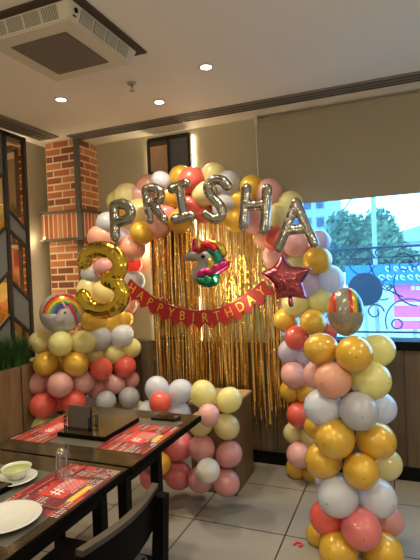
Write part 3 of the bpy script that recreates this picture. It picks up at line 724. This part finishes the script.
def round_foil(name,lab,P,R,thick,face,fn):
    n,mr=72,30; bm=bmesh.new(); pts={}
    for side in (-1,1):
        rows=[]
        for i in range(mr+1):
            t=i/mr
            if i==0: rows.append([bm.verts.new((0,side*thick,0))]); continue
            row=[]
            for k in range(n):
                a=2*PI*k/n; pk=1-.012*(math.cos(a*24)*.5+.5)*(t**6); h=side*thick*(1-t**2.4)**.62
                if t<1: h+=side*.0025*math.sin(a*24)*t**5
                row.append(bm.verts.new((R*t*pk*math.cos(a),h,R*t*pk*math.sin(a))))
            rows.append(row)
        for A,B in zip(rows,rows[1:]):
            for k in range(n):
                l=(k+1)%n
                if len(A)==1: bm.faces.new((A[0],B[k],B[l]))
                else: bm.faces.new((A[k],B[k],B[l],A[l]))
    bmesh.ops.remove_doubles(bm,verts=bm.verts,dist=.0004); fixn(bm)
    o=finish(name,bm,M['print'],smooth=True)
    me=o.data; a=me.color_attributes.new('Col','FLOAT_COLOR','POINT')
    for v in me.vertices: a.data[v.index].color=(*fn(v.co.x/R,v.co.z/R),1)
    o.location=P; d=Vector(face).normalized(); o.rotation_mode='QUATERNION'
    z=Vector((0,0,1)); y=-d; x=y.cross(z).normalized(); z=x.cross(y).normalized()
    o.rotation_quaternion=Matrix((x,y,z)).transposed().to_quaternion()
    return tag(o,lab,'foil balloon')
P=atD(61,313,3.90); round_foil('round_foil_balloon','round silver foil balloon with rainbow and unicorn print on the planter column',P,.172,.075,CAM-P+Vector((-.3,0,0)),hsv_print)
def hsv2(x,z):
    q=random.Random(int((x+2)*22)*977+int((z+2)*22)); s=q.random()
    base=(.30,.29,.25)
    if s<.10: base=q.choice([(.35,.08,.12),(.10,.10,.12),(.30,.28,.2)])
    if z>-.05:
        if -.95<x<-.55: base=(.62,.16,.04) if x<-.7 else (.6,.05,.04)
        elif .12<x<.30: base=(.60,.03,.03)
        elif .30<x<.52: base=(.72,.48,.05)
        elif .52<x<.62: base=(.05,.30,.12)
        elif .62<x<.80: base=(.02,.04,.16)
    return base
P=atD(345.5,311.5,2.66); round_foil('round_foil_balloon','silver foil balloon with rainbow stripes topping the front column by the window',P,.140,.098,CAM-P+Vector((.35,.0,0)),hsv2)
# scale taller, narrower like the side-on balloon
o=[k for k in COL.objects if k.name.startswith('round_foil_balloon')][-1]; o.scale=(.74,.95,1.0)
# ------------------------------------------------------------------ banner
Ypl=3.52
bn=thing('birthday_banner','red pennant banner with gold letters reading HAPPY BIRTHDAY across gold curtain','banner',atY(200,318,Ypl))
tops=[(131,279),(140,286.5),(148.5,293),(157.5,299),(167.5,304),(178,307.5),(188.5,309.5),(199,310.5),(210,310),(221,307.5),(231.5,303),(241.5,297),(251,290),(262,280.5)]
Pt=[atY(x,y,Ypl) for x,y in tops]
bm=bmesh.new(); tube(bm,[atY(127,276,Ypl)]+Pt+[atY(269,274,3.42)],.0022,6); adopt(bn,finish('string',bm,M['string']))
for i,chh in enumerate('HAPPYBIRTHDAY'):
    a,b=Pt[i],Pt[i+1]; d=(b-a); w=d.length*1.12; mid=(a+b)/2; an=math.atan2(d.z,d.x); h=.158
    bm=bmesh.new(); yy=-.002*(i%2)
    q=[(-w/2,yy,.004),(w/2,yy,.004),(w/2,yy,-h*.98),(0,yy,-h*.64),(-w/2,yy,-h*.98)] 
    poly_prism(bm,q,(0,.001,0)); fixn(bm); f=finish('pennant',bm,M['banner']); f.location=mid; f.rotation_euler=(0,-an,0); adopt(bn,f)
    t=text_mesh('letter',chh,.100,M['goldprint'],f); t.rotation_euler=(PI/2,0,0); t.location=(0,yy-.0015,-h*.40); t.scale=(.95,1.1,1)
# ------------------------------------------------------------------ gold fringe curtain
cx_l,cx_r=-2.03,-.80
fc=thing('fringe_curtain','gold metallic foil fringe curtain hanging inside the balloon arch','curtain',(-1.42,3.62,.3))
bm=bmesh.new(); n=250
for i in range(n):
    x=cx_l+(cx_r-cx_l)*(i+random.uniform(-.5,.5))/n; w=random.uniform(.003,.0065); y=3.625+random.uniform(-.028,.028); tw=random.uniform(-1.2,1.2); ph=random.uniform(0,6)
    zb_=random.uniform(.38,.60) if x<-1.12 else random.uniform(.30,.65)
    if x<-1.2: zb_=max(zb_,.46)
    if 0.0<random.random()<.10: zb_+=random.uniform(.1,.5)
    if -2.03<x<-1.72 and random.random()<.25: continue
    prev=None; K=22
    for k in range(K+1):
        t=k/K; z=2.10+(zb_-2.10)*t; a=tw+math.sin(t*5+ph)*.5+math.sin(t*17+ph*3)*.25; c=Vector((x+.006*math.sin(t*6+ph),y+.006*math.sin(t*9+ph*2),z)); s=Vector((math.cos(a),math.sin(a),0))*w
        A=bm.verts.new(c-s); B=bm.verts.new(c+s)
        if prev: bm.faces.new((prev[0],prev[1],B,A))
        prev=(A,B)
fr=finish('fringe',bm,M['fringe']); fr['kind']='stuff'; adopt(fc,fr)
adopt(fc,obox('header_strip',(cx_l,3.62,2.08),(cx_r,3.63,2.12),M['fringe']))
# ------------------------------------------------------------------ tables
TX0,TX1=-1.975,-1.12; TZ=.75
def table(y0,y1,lab,inl,x1=TX1,rear=None):
    t=thing('dining_table',lab,'table',((TX0+x1)/2,(y0+y1)/2,0),'dark dining tables')
    adopt(t,obox('tabletop',(TX0+.004,y0+.004,TZ-.03),(x1-.004,y1-.004,TZ),M['table'],bev=.002))
    adopt(t,obox('edge_band',(TX0,y0,TZ-.036),(x1,y1,TZ-.0015),M['edge'],bev=.002))
    adopt(t,obox('grey_inlay',(TX0+.05,inl[0],TZ-.002),(x1-.05,inl[1],TZ+.0006),M['inlay']))
    yb=rear or y1-.09
    for x in (TX0+.10,x1-.10):
        for y in (y0+.09,yb): adopt(t,obox('leg',(x-.024,y-.024,0),(x+.024,y+.024,TZ-.036),M['black'],bev=.002))
    bm=bmesh.new()
    bm.free()
    for x in (TX0+.10,x1-.10): adopt(t,obox('side_rail',(x-.02,y0+.09,TZ-.12),(x+.02,yb,TZ-.08),M['black']))
    for y in (y0+.09,yb):
        adopt(t,obox('cross_rail',(TX0+.1,y-.02,TZ-.085),(x1-.1,y+.02,TZ-.037),M['black'])); adopt(t,obox('foot_rail',(TX0+.1,y-.02,.05),(x1-.1,y+.02,.09),M['black']))
    return t
table(1.748,2.525,'far dark wood dining table carrying the black menu holder and the phone',(1.90,2.38),rear=2.14)
table(.88,1.742,'near dark wood dining table set with plate, bowl, glass and placemat',(1.10,1.60),x1=TX1-.006)
MZ=TZ+.0008
def placemat(x0,y0,x1,y1,lab,seed,yellow):
    nx,ny=56,76; bm=bmesh.new(); W=x1-x0; H=y1-y0
    V=[[bm.verts.new((i/nx*W,j/ny*H,0)) for i in range(nx+1)] for j in range(ny+1)]
    for j in range(ny):
        for i in range(nx): bm.faces.new((V[j][i],V[j][i+1],V[j+1][i+1],V[j+1][i]))
    q=bmesh.ops.extrude_face_region(bm,geom=list(bm.faces)); bmesh.ops.translate(bm,vec=(0,0,.0009),verts=[g for g in q['geom'] if isinstance(g,bmesh.types.BMVert)]); fixn(bm)
    rnd=random.Random(seed); blocks=[]
    dk=(.16,.015,.02); red=(.60,.05,.045); wh=(.60,.56,.56); org=(.56,.10,.04); ye=(.72,.52,.05); pu=(.22,.03,.06)
    # rows of menu boxes; writing runs along the mat's long side (world Y) read from +X
    for r in range(17):
        u=0
        while u<1:
            w=rnd.uniform(.10,.30); c=rnd.choice([red,red,pu,dk,wh,wh,org,dk]); blocks.append((r/17,(r+.66)/17,u,min(1,u+w-.02),c)); u+=w
    def fn(p):
        c=p.center; a=c.x/W; b=c.y/H
        if .27<a<.72 and .30<b<.72:
            if .38<a<.68 and .46<b<.69 and int(a*W/.0075)%2 and (int(b*H/.0053)*7+int(a*40)*5)%4: return wh
            return red
        if yellow and .80<a<.90 and .10+yellow[0]<b<.10+yellow[1]: return ye
        for r0,r1,u0,u1,cc in blocks:
            if r0<a<r1 and u0<b<u1: 
                if cc is wh and (int(b*H/.006)%2): return dk
                return cc
        return (.13,.015,.02)
    o=finish('placemat',bm,M['paper']); colattr(o,fn); o.location=(x0,y0,MZ)
    t=text_mesh('hash_print','#',.085,M['text'],o,.0002); t.rotation_euler=(0,0,PI/2); t.location=(W*.50,H*.40,.0012)
    return tag(o,lab,'placemat','printed red placemats')
placemat(-1.42,1.895,-1.14,2.285,'red printed paper placemat at the table edge between tray and phone',3,(.30,.55))
placemat(-1.425,1.295,-1.14,1.70,'red printed paper placemat under the glass and cutlery on near table',5,(.18,.50))
placemat(-1.945,1.875,-1.715,2.30,'red printed placemat on the far side of the table behind the menu holder',9,(.25,.45))
# tray / menu holder
tr=thing('menu_holder','black table tray with a dark menu card standing in a wire rack','menu holder',(-1.56,2.15,TZ))
adopt(tr,obox('tray_base',(-1.725,1.98,TZ+.0007),(-1.42,2.32,TZ+.022),M['edge'],bev=.003)); adopt(tr,obox('tray_top',(-1.719,1.986,TZ+.0215),(-1.426,2.314,TZ+.0235),M['table']))
hz=TZ+.0235
a=atZ(65,432,hz); b=atZ(93,435,hz)
yh=2.05
adopt(tr,obox('menu_card',(-1.705,yh,hz),(-1.565,yh+.006,hz+.125),M['menu'],rot=Matrix.Rotation(-.12,3,'X')))
adopt(tr,obox('menu_card',(-1.700,yh+.02,hz),(-1.56,yh+.026,hz+.120),M['menu'],rot=Matrix.Rotation(-.05,3,'X')))
bm=bmesh.new()
for x in (-1.715,-1.555):
    for dx in (0,.012): tube(bm,[(x+dx,yh-.02,hz),(x+dx,yh-.02,hz+.07),(x+dx,yh+.045,hz+.07),(x+dx,yh+.045,hz)],.0028,8)
    for k in (.02,.045,.068): tube(bm,[(x,yh-.02,hz+k),(x+.012,yh-.02,hz+k)],.0025,6)
tube(bm,[(-1.715,yh-.02,hz+.012),(-1.543,yh-.02,hz+.012)],.003,8); tube(bm,[(-1.715,yh+.045,hz+.012),(-1.543,yh+.045,hz+.012)],.003,8)
adopt(tr,finish('wire_rack',bm,M['black'],smooth=True))
# second tray at left edge of frame (near table)
t2=thing('table_tray','black edged serving tray cut off by the left frame edge beside the bowl','tray',(-1.6,1.27,TZ))
c=atZ(13,483,TZ+.022); 
adopt(t2,obox('tray_base',(c.x-.28,c.y-.27,TZ+.0007),(c.x,c.y,TZ+.022),M['edge'],bev=.003)); adopt(t2,obox('tray_top',(c.x-.274,c.y-.264,TZ+.0215),(c.x-.006,c.y-.006,TZ+.0235),M['table']))
# phone
pc=atZ(166,419,TZ)
ph=thing('mobile_phone','black mobile phone lying on the far table corner','phone',(pc.x,pc.y,TZ))
R=Matrix.Rotation(-.05,3,'Z')
o=obox('phone_body',(-.08,-.042,0.0008),(.08,.042,.011),M['phone'],bev=.004); o.parent=ph; o2=obox('screen',(-.074,-.037,.0108),(.074,.037,.0116),M['phone']); o2.parent=ph
o3=obox('camera_bump',(.045,.0,.0112),(.068,.03,.0135),M['track'],bev=.001); o3.parent=ph
# glass: upturned tumbler
gc=(-1.335,1.555)
bm=bmesh.new(); g_=[(.029,0),(.0315,.001),(.024,.145),(.0,.145)]
lathe(bm,[(.0300,.0),(.0315,.0),(.027,.060),(.0245,.105),(.0235,.125),(0,.125),(0,.113),(.0225,.105),(.0255,.06),(.0300,.0)],28,(0,0,0)); 
gl=thing('drinking_glass','upturned clear tumbler standing behind the placemat on the near table','glass',(gc[0],gc[1],MZ+.0012)); bmesh.ops.remove_doubles(bm,verts=bm.verts,dist=.0001); bmesh.ops.recalc_face_normals(bm,faces=bm.faces)
g1=finish('glass_body',bm,M['glass'],gl,smooth=True)
bm=bmesh.new()
for k in range(10):
    a=k*2*PI/10; sphere(bm,(.0225*math.cos(a),.0225*math.sin(a),.117),.005,1)
finish('cut_glass_base',bm,M['glass'],gl,smooth=True)
# bowl of soup on small plate
bc=atZ(17,484,TZ); bc=Vector((-1.60,1.585,0)); 
pp=atZ(15,479,TZ+.01)
sa=thing('side_plate','small white saucer under the green bowl on the near table','plate',(pp.x,pp.y,TZ+.0008))
bm=bmesh.new(); lathe(bm,[(0,.004),(.045,.004),(.052,.006),(.088,.016),(.090,.018),(.088,.019),(.054,.010),(.045,.008),(0,.008)][::-1]+[],36); bmesh.ops.recalc_face_normals(bm,faces=bm.faces); finish('plate_body',bm,M['ceramic'],sa,smooth=True)
bm=bmesh.new(); lathe(bm,[(0,0),(.04,0),(.042,.004),(0,.0041)],30); finish('foot_ring',bm,M['ceramic'],sa,smooth=True)
bw=thing('soup_bowl','pale green rimmed bowl of green chutney on the small saucer','bowl',(pp.x,pp.y+.01,TZ+.0092))
bm=bmesh.new(); lathe(bm,[(0,0),(.025,0),(.045,.018),(.062,.048),(.060,.049),(.056,.040),(.040,.018),(.022,.006),(0,.005)],36); bmesh.ops.recalc_face_normals(bm,faces=bm.faces); finish('bowl_body',bm,M['celadon'],bw,smooth=True)
bm=bmesh.new(); lathe(bm,[(0,.038),(.054,.038),(.052,.034),(0,.034)],36); bmesh.ops.recalc_face_normals(bm,faces=bm.faces); finish('chutney',bm,M['glazed'],bw,smooth=True)
# dinner plate
dpc=atZ(7,518.5,TZ+.012)
dp=thing('dinner_plate','large plain white dinner plate at the lower left on near table','plate',(dpc.x,dpc.y,TZ+.0018))
bm=bmesh.new(); lathe(bm,[(0,.001),(.055,0),(.058,.003),(.095,.010),(.116,.018),(.117,.020),(.114,.021),(.092,.014),(.075,.008),(0,.007)][::-1],48); bmesh.ops.recalc_face_normals(bm,faces=bm.faces); finish('plate_body',bm,M['ceramic'],dp,smooth=True)
# cutlery
def cutlery(name,lab,p0,p1,fork):
    a=atZ(*p0,TZ+.005); b=atZ(*p1,TZ+.005); d=(b-a); L_=d.length; d.normalize(); s=Vector((-d.y,d.x,0)); t=thing(name,lab,'cutlery',(a.x,a.y,TZ+.002))
    bm=bmesh.new(); z=Vector((0,0,TZ+.0042)); a=Vector((a.x,a.y,0)); 
    def strip(ps,ws):
        for i in range(len(ps)-1):
            p,q=a+d*ps[i]*L_+z,a+d*ps[i+1]*L_+z
            poly_prism(bm,[p-s*ws[i],q-s*ws[i+1],q+s*ws[i+1],p+s*ws[i]],(0,0,.0018))
    if fork:
        strip([.28,.36,.55,1],[.004,.003,.003,.006]); strip([.22,.28],[.011,.006]); fixn(bm); adopt(t,finish('handle',bm,M['steel']))
        for k in (-1.5,-.5,.5,1.5):
            bm=bmesh.new(); p=a+s*k*.0055+z; poly_prism(bm,[p-s*.0013,p+d*.23*L_-s*.0013,p+d*.23*L_+s*.0013,p+s*.0013],(0,0,.0016)); fixn(bm); adopt(t,finish('tine',bm,M['steel']))
    else:
        strip([0,.1,.5,.55],[.002,.008,.008,.004]); fixn(bm); adopt(t,finish('blade',bm,M['steel'])); bm=bmesh.new(); strip([.55,.6,1],[.004,.005,.007]); fixn(bm); adopt(t,finish('handle',bm,M['steel']))
cutlery('table_knife','steel table knife lying across the top of the near placemat',(105,478.5),(62,476.5),False)
cutlery('table_fork','steel fork lying beside the dinner plate on the near placemat',(17,501),(60,509.5),True)
# ------------------------------------------------------------------ chair
chx=-.985
ch=thing('dining_chair','black wooden dining chair with curved backrest pushed up to the near table','chair',(-1.15,1.41,0))
y0,y1=1.155,1.635
def curve_y(t): return y0+(y1-y0)*t
def backx(t,z): return chx+.035*math.sin(PI*t)-.0+ (z-.45)*.10
bm=bmesh.new()
# top rail: curved board
def rail(bm,z0,z1,th,n=16,dip=0):
    rows=[]
    for i in range(n+1):
        t=i/n; y=curve_y(t); zt_=z1; 
        rows.append([bm.verts.new((backx(t,z)+dx,y,z)) for z,dx in ((z0,0),(z0,th),(zt_,th),(zt_,0))])
    for A,B in zip(rows,rows[1:]):
        for k in range(4): bm.faces.new((A[k],A[(k+1)%4],B[(k+1)%4],B[k]))
    bm.faces.new(rows[0]); bm.faces.new(rows[-1][::-1]); fixn(bm)
rail(bm,.735,.755,.030); adopt(ch,finish('top_rail',bm,M['chair_top']))
bm=bmesh.new(); rail(bm,.575,.735,.022); adopt(ch,finish('backrest',bm,M['chair']))
for y in (y0+.005,y1-.005):
    bm=bmesh.new(); t=(y-y0)/(y1-y0)
    def sec(x,z,w,d): return [bm.verts.new((x+sx*d/2,y+sy*w/2,z)) for sx,sy in((-1,-1),(1,-1),(1,1),(-1,1))]
    S_=[sec(chx+.13,0,.035,.035),sec(chx+.055,.42,.05,.05),sec(backx(t,.72)+.045,.715,.05,.045)]
    for A,B in zip(S_,S_[1:]):
        for k in range(4): bm.faces.new((A[k],A[(k+1)%4],B[(k+1)%4],B[k]))
    bm.faces.new(S_[0]); bm.faces.new(S_[-1][::-1]); fixn(bm); adopt(ch,finish('leg',bm,M['chair']))
for y in (y0+.03,y1-.03): adopt(ch,obox('leg',(-1.36,y-.018,0),(-1.324,y+.018,.42),M['chair'],bev=.002))
adopt(ch,obox('seat',(-1.39,y0+.01,.42),(-.975,y1-.01,.465),M['seat'],bev=.012))
for y in (y0+.02,y1-.02): adopt(ch,obox('stretcher',(-1.34,y-.01,.18),(-.89,y+.01,.21),M['chair']))
adopt(ch,obox('stretcher',(-.90,y0+.02,.24),(-.88,y1-.02,.27),M['chair']))
# scraps on floor
def scrap(name,lab,x,y,m,s):
    p=atZ(x,y,0); bm=bmesh.new(); tube(bm,spline([(-.02*s,-.01*s,.006),(-.008*s,.012*s,.008),(.012*s,.008*s,.007),(.018*s,-.010*s,.006),(.002*s,-.016*s,.007)],5),[.0055]*21,8)
    o=finish(name,bm,m,smooth=True); o.location=(p.x,p.y,0); tag(o,lab,'balloon scrap')
scrap('burst_balloon','red scrap of burst balloon on the floor left of front column',298.5,545,M['red_rubber'],1.2)
scrap('burst_balloon','pink scrap of burst balloon on the floor by the black baseboard',279,463.5,M['pink_rubber'],1.3)
# ================================================================== OUTSIDE
M['street']=mat('street',(.25,.25,.25),.9); M['bldg']=mat('building_paint',(.30,.33,.36),.8); M['bldg2']=mat('building_light',(.62,.66,.66),.8); M['roof']=mat('roof_sheet',(.36,.42,.42),.6)
M['iron']=mat('grille_iron',(.05,.06,.10),.6); M['bluesign']=mat('blue_banner',(.02,.16,.62),.6); M['pinksign']=mat('pink_board',(.95,.10,.42),.6); M['signwhite']=mat('sign_white',(.85,.85,.85),.6); M['disc']=mat('disc_grey',(.20,.18,.22),.6,noise=(60,.5)); M['bark']=mat('bark',(.08,.06,.045),.9)
struct(obox('ground_street',(-25,4.4,-4.2),(30,60,-4),M['street']))
# window grille
gy=4.25
gr=thing('window_grille','dark iron scrollwork grille outside the window','grille',(0,gy,SILL))
zt_=atY(370,248,gy).z; zl=atY(370,332,gy).z; z2_=atY(370,258,gy).z
bm=bmesh.new()
for z,r in ((zt_,.010),(z2_,.006),(zl,.009)): tube(bm,[(-1.1,gy,z),(1.7,gy,z)],r,8)
for x in (-1.05,1.6): tube(bm,[(x,gy,zl-.1),(x,gy,zt_)],.01,8)
adopt(gr,finish('rail',bm,M['iron'],smooth=True))
def circ(cx,cz,r,a0=0,a1=360,n=28,r1=None):
    r1=r if r1 is None else r1; return [(cx+(r+(r1-r)*i/n)*math.cos(math.radians(a0+(a1-a0)*i/n)),gy,cz+(r+(r1-r)*i/n)*math.sin(math.radians(a0+(a1-a0)*i/n))) for i in range(n+1)]
kk=(atY(371,290,gy)-atY(361,290,gy)).length/10
def gp(x,y): p=atY(x,y,gy); return p.x,p.z
def scr(px,py,rpx,a0,a1,r1=None):
    x,z=gp(px,py); bm=bmesh.new(); tube(bm,circ(x,z,rpx*kk,a0,a1,40,None if r1 is None else r1*kk),.0065,6); adopt(gr,finish('scroll',bm,M['iron'],smooth=True))
for px,py,r,a0,a1,r1 in [(362,262,13,20,340,None),(356,262,5,0,330,2),(369,262,5,180,-150,2),(380,253,5,90,450,2),(405,266,8,-40,330,3),(404,266,14,200,20,12),(388,286,7,90,420,2.5),(383,290,12,100,300,10),(375,312,9,0,400,3),(397,324,5,0,360,None),(409,322,24,60,200,22),(420,250,50,190,250,50),(340,315,9,0,400,3),(330,262,13,20,340,None),(345,253,5,90,450,2),(420,286,26,150,260,20),(415,262,8,0,400,3),(345,300,14,100,300,10),(330,320,7,0,400,2)]: scr(px,py,r,a0,a1,r1)
k=0
for px in (440,470,505,540): 
    for py,r in ((262,13),(300,14),(322,8)): scr(px,py,r,20,380,r*.3)
# disc
dx,dz=gp(365.5,289)
dk_=thing('round_disc','round dark grey disc hanging on the grille outside the window','disc',(dx,gy-.05,dz))
bm=bmesh.new(); lathe(bm,[(0,-.012),(17.0*kk,-.012),(17.5*kk,-.006),(17.5*kk,.006),(17*kk,.012),(0,.012)],48); bmesh.ops.rotate(bm,matrix=Matrix.Rotation(PI/2,3,'X'),verts=bm.verts); finish('disc_face',bm,M['disc'],dk_)
# far building on the left
def bx(name,lab,pxl,pyt,pxr,Y,dep,m,zb=-4.0,cat='building'):
    a=atY(pxl,pyt,Y); b=atY(pxr,pyt,Y); t=thing(name,lab,cat,((a.x+b.x)/2,Y+dep/2,zb)); adopt(t,obox('wall',(a.x,Y,zb),(b.x,Y+dep,a.z),m)); return t,a,b
t,a,b=bx('building','grey apartment tower seen through the left of the window',285,170,327,26,6,M['bldg'])
for r in range(7):
    for c in range(3):
        x=a.x+(b.x-a.x)*(.12+.3*c); z=a.z-.8-r*1.0
        adopt(t,obox('window',(x,25.97,z-.5),(x+(b.x-a.x)*.17,26.0,z),M['iron']))
t,a,b=bx('building','low pale building with flat sheet roof beyond the trees',385,244,470,18,6,M['bldg2'])
adopt(t,obox('roof',(a.x-.3,17.6,a.z),(b.x+.3,24.2,a.z+.35),M['roof'],bev=.03)); 
bm=bmesh.new(); p=atY(388,234,18); q=atY(440,217,18); poly_prism(bm,[(p.x,19,a.z+.35),(q.x,19,a.z+.35),(q.x,19,q.z)],(0,4,0)); fixn(bm); adopt(t,finish('gable',bm,M['roof']))
# street pole and cable
pp_=atY(374.5,240,9); 
sp_=thing('street_pole','thin grey street pole rising in front of the trees outside','pole',(pp_.x,9,-4))
bm=bmesh.new(); tube(bm,[(pp_.x,9,-4),(pp_.x,9,6)],.04,12); adopt(sp_,finish('pole',bm,M['bldg'],smooth=True))
bm=bmesh.new(); p=atY(338,218,10); q=atY(356,192,10); tube(bm,[p+(p-q)*.5,p,q,q+(q-p)*2],.012,6); o=finish('overhead_cable',bm,M['iron']); tag(o,'thin overhead cable slanting across the sky above the trees','cable')
# trees
def tree(lab,px,py,Y,R,n,seed):
    rnd=random.Random(seed); c=atY(px,py,Y); t=thing('street_tree',lab,'tree',(c.x,Y,-4),'trees outside the window')
    bm=bmesh.new(); tube(bm,[(c.x,Y,-4),(c.x+.1,Y,-1.5),(c.x,Y,c.z)],[.16,.12,.05],8)
    for k in range(5):
        a=k*1.3; tube(bm,[(c.x,Y,c.z-R*.9),(c.x+math.cos(a)*R*.6,Y+math.sin(a)*R*.6,c.z+R*.2)],[.05,.015],6)
    adopt(t,finish('trunk',bm,M['bark'],smooth=True))
    bm=bmesh.new(); lobes=[(Vector((rnd.uniform(-1,1),rnd.uniform(-.8,.8),rnd.uniform(-.75,.75)))*R*.62,rnd.uniform(.35,.55)*R) for _ in range(14)]
    for i in range(n):
        lc,lr=rnd.choice(lobes); d=Vector((rnd.gauss(0,1),rnd.gauss(0,1),rnd.gauss(0,1))).normalized()*lr*rnd.uniform(.55,1.05); p=c+lc+d; s=rnd.uniform(.03,.065)
        u=Vector((rnd.gauss(0,1),rnd.gauss(0,1),rnd.gauss(0,1))).normalized(); v=u.orthogonal().normalized(); w=u.cross(v)
        bm.faces.new([bm.verts.new(p+v*s*1.6),bm.verts.new(p+w*s*.7),bm.verts.new(p-v*s*1.6),bm.verts.new(p-w*s*.7)])
    adopt(t,finish('foliage',bm,M['leaf']))
tree('broad leafy tree directly behind the street pole outside',366,240,11,.85,5200,1)
tree('smaller leafy tree left of the street pole, beside the tower',328,250,12,.80,4200,2)
tree('low dark tree behind the blue banner outside',395,268,13,.8,3200,3)
tree('dense tree low at the left of the window behind the arch leg',300,285,13,1.0,3800,4)
# signs
sy=8.0
A=atY(345,266,sy); B=atY(480,282.5,sy)
sg=thing('shop_banner','long blue banner with white writing across the street','sign',((A.x+B.x)/2,sy,B.z))
adopt(sg,obox('panel',(A.x,sy,B.z),(B.x,sy+.05,A.z),M['bluesign']))
for ln,(yy,cnt) in enumerate(((268.5,7),(277,9))):
    for k in range(cnt):
        p=atY(388+k*8 if ln==0 else 382+k*7.2,yy+.4,sy); bm=bmesh.new(); r_=random.Random(k*7+ln); h=.045
        pts=[(p.x+h*math.cos(a*1.15+r_.random())*(.6+.4*r_.random()),sy-.008,p.z+h*math.sin(a*1.15)*(.7+.4*r_.random())) for a in range(5)]
        tube(bm,spline(pts,4),.009,5); adopt(sg,finish('letter',bm,M['signwhite']))
for x in (A.x+.3,B.x-.3): adopt(sg,obox('post',(x-.03,sy+.05,-4),(x+.03,sy+.1,A.z),M['bldg']))
A=atY(393,283,sy+.1); B=atY(480,330,sy+.1)
s2=thing('shop_board','bright pink shop board with white lines below the blue banner','sign',((A.x+B.x)/2,sy+.15,B.z))
adopt(s2,obox('panel',(A.x,sy+.12,B.z),(B.x,sy+.17,A.z),M['pinksign']))
for yy in (304,319): q=atY(400,yy,sy+.1); adopt(s2,obox('white_stripe',(A.x,sy+.108,q.z-.022),(B.x,sy+.121,q.z+.022),M['signwhite']))
for k in range(5):
    q=atY(413+k*5,288,sy+.1); adopt(s2,obox('white_mark',(q.x-.025,sy+.108,q.z-.03),(q.x+.025,sy+.121,q.z+.03),M['signwhite']))
for x in (A.x+.3,B.x-.3): adopt(s2,obox('post',(x-.03,sy+.17,-4),(x+.03,sy+.22,A.z),M['bldg']))
t,a,b=bx('shop_building','pale low shop block standing behind the blue banner and pink board',330,292,520,9.2,1.0,M['bldg2'],cat='building')
# ------------------------------------------------------------------ world
w=bpy.data.worlds.new('World'); SC.world=w; w.use_nodes=True; N=w.node_tree.nodes; L=w.node_tree.links
bg=N['Background']; bg.inputs['Color'].default_value=(.90,.96,1.0,1); bg.inputs['Strength'].default_value=7
SC.view_settings.view_transform='Standard'; SC.view_settings.look='None'; SC.view_settings.gamma=1; SC.view_settings.exposure=0.0; SC.view_settings.use_curve_mapping=False
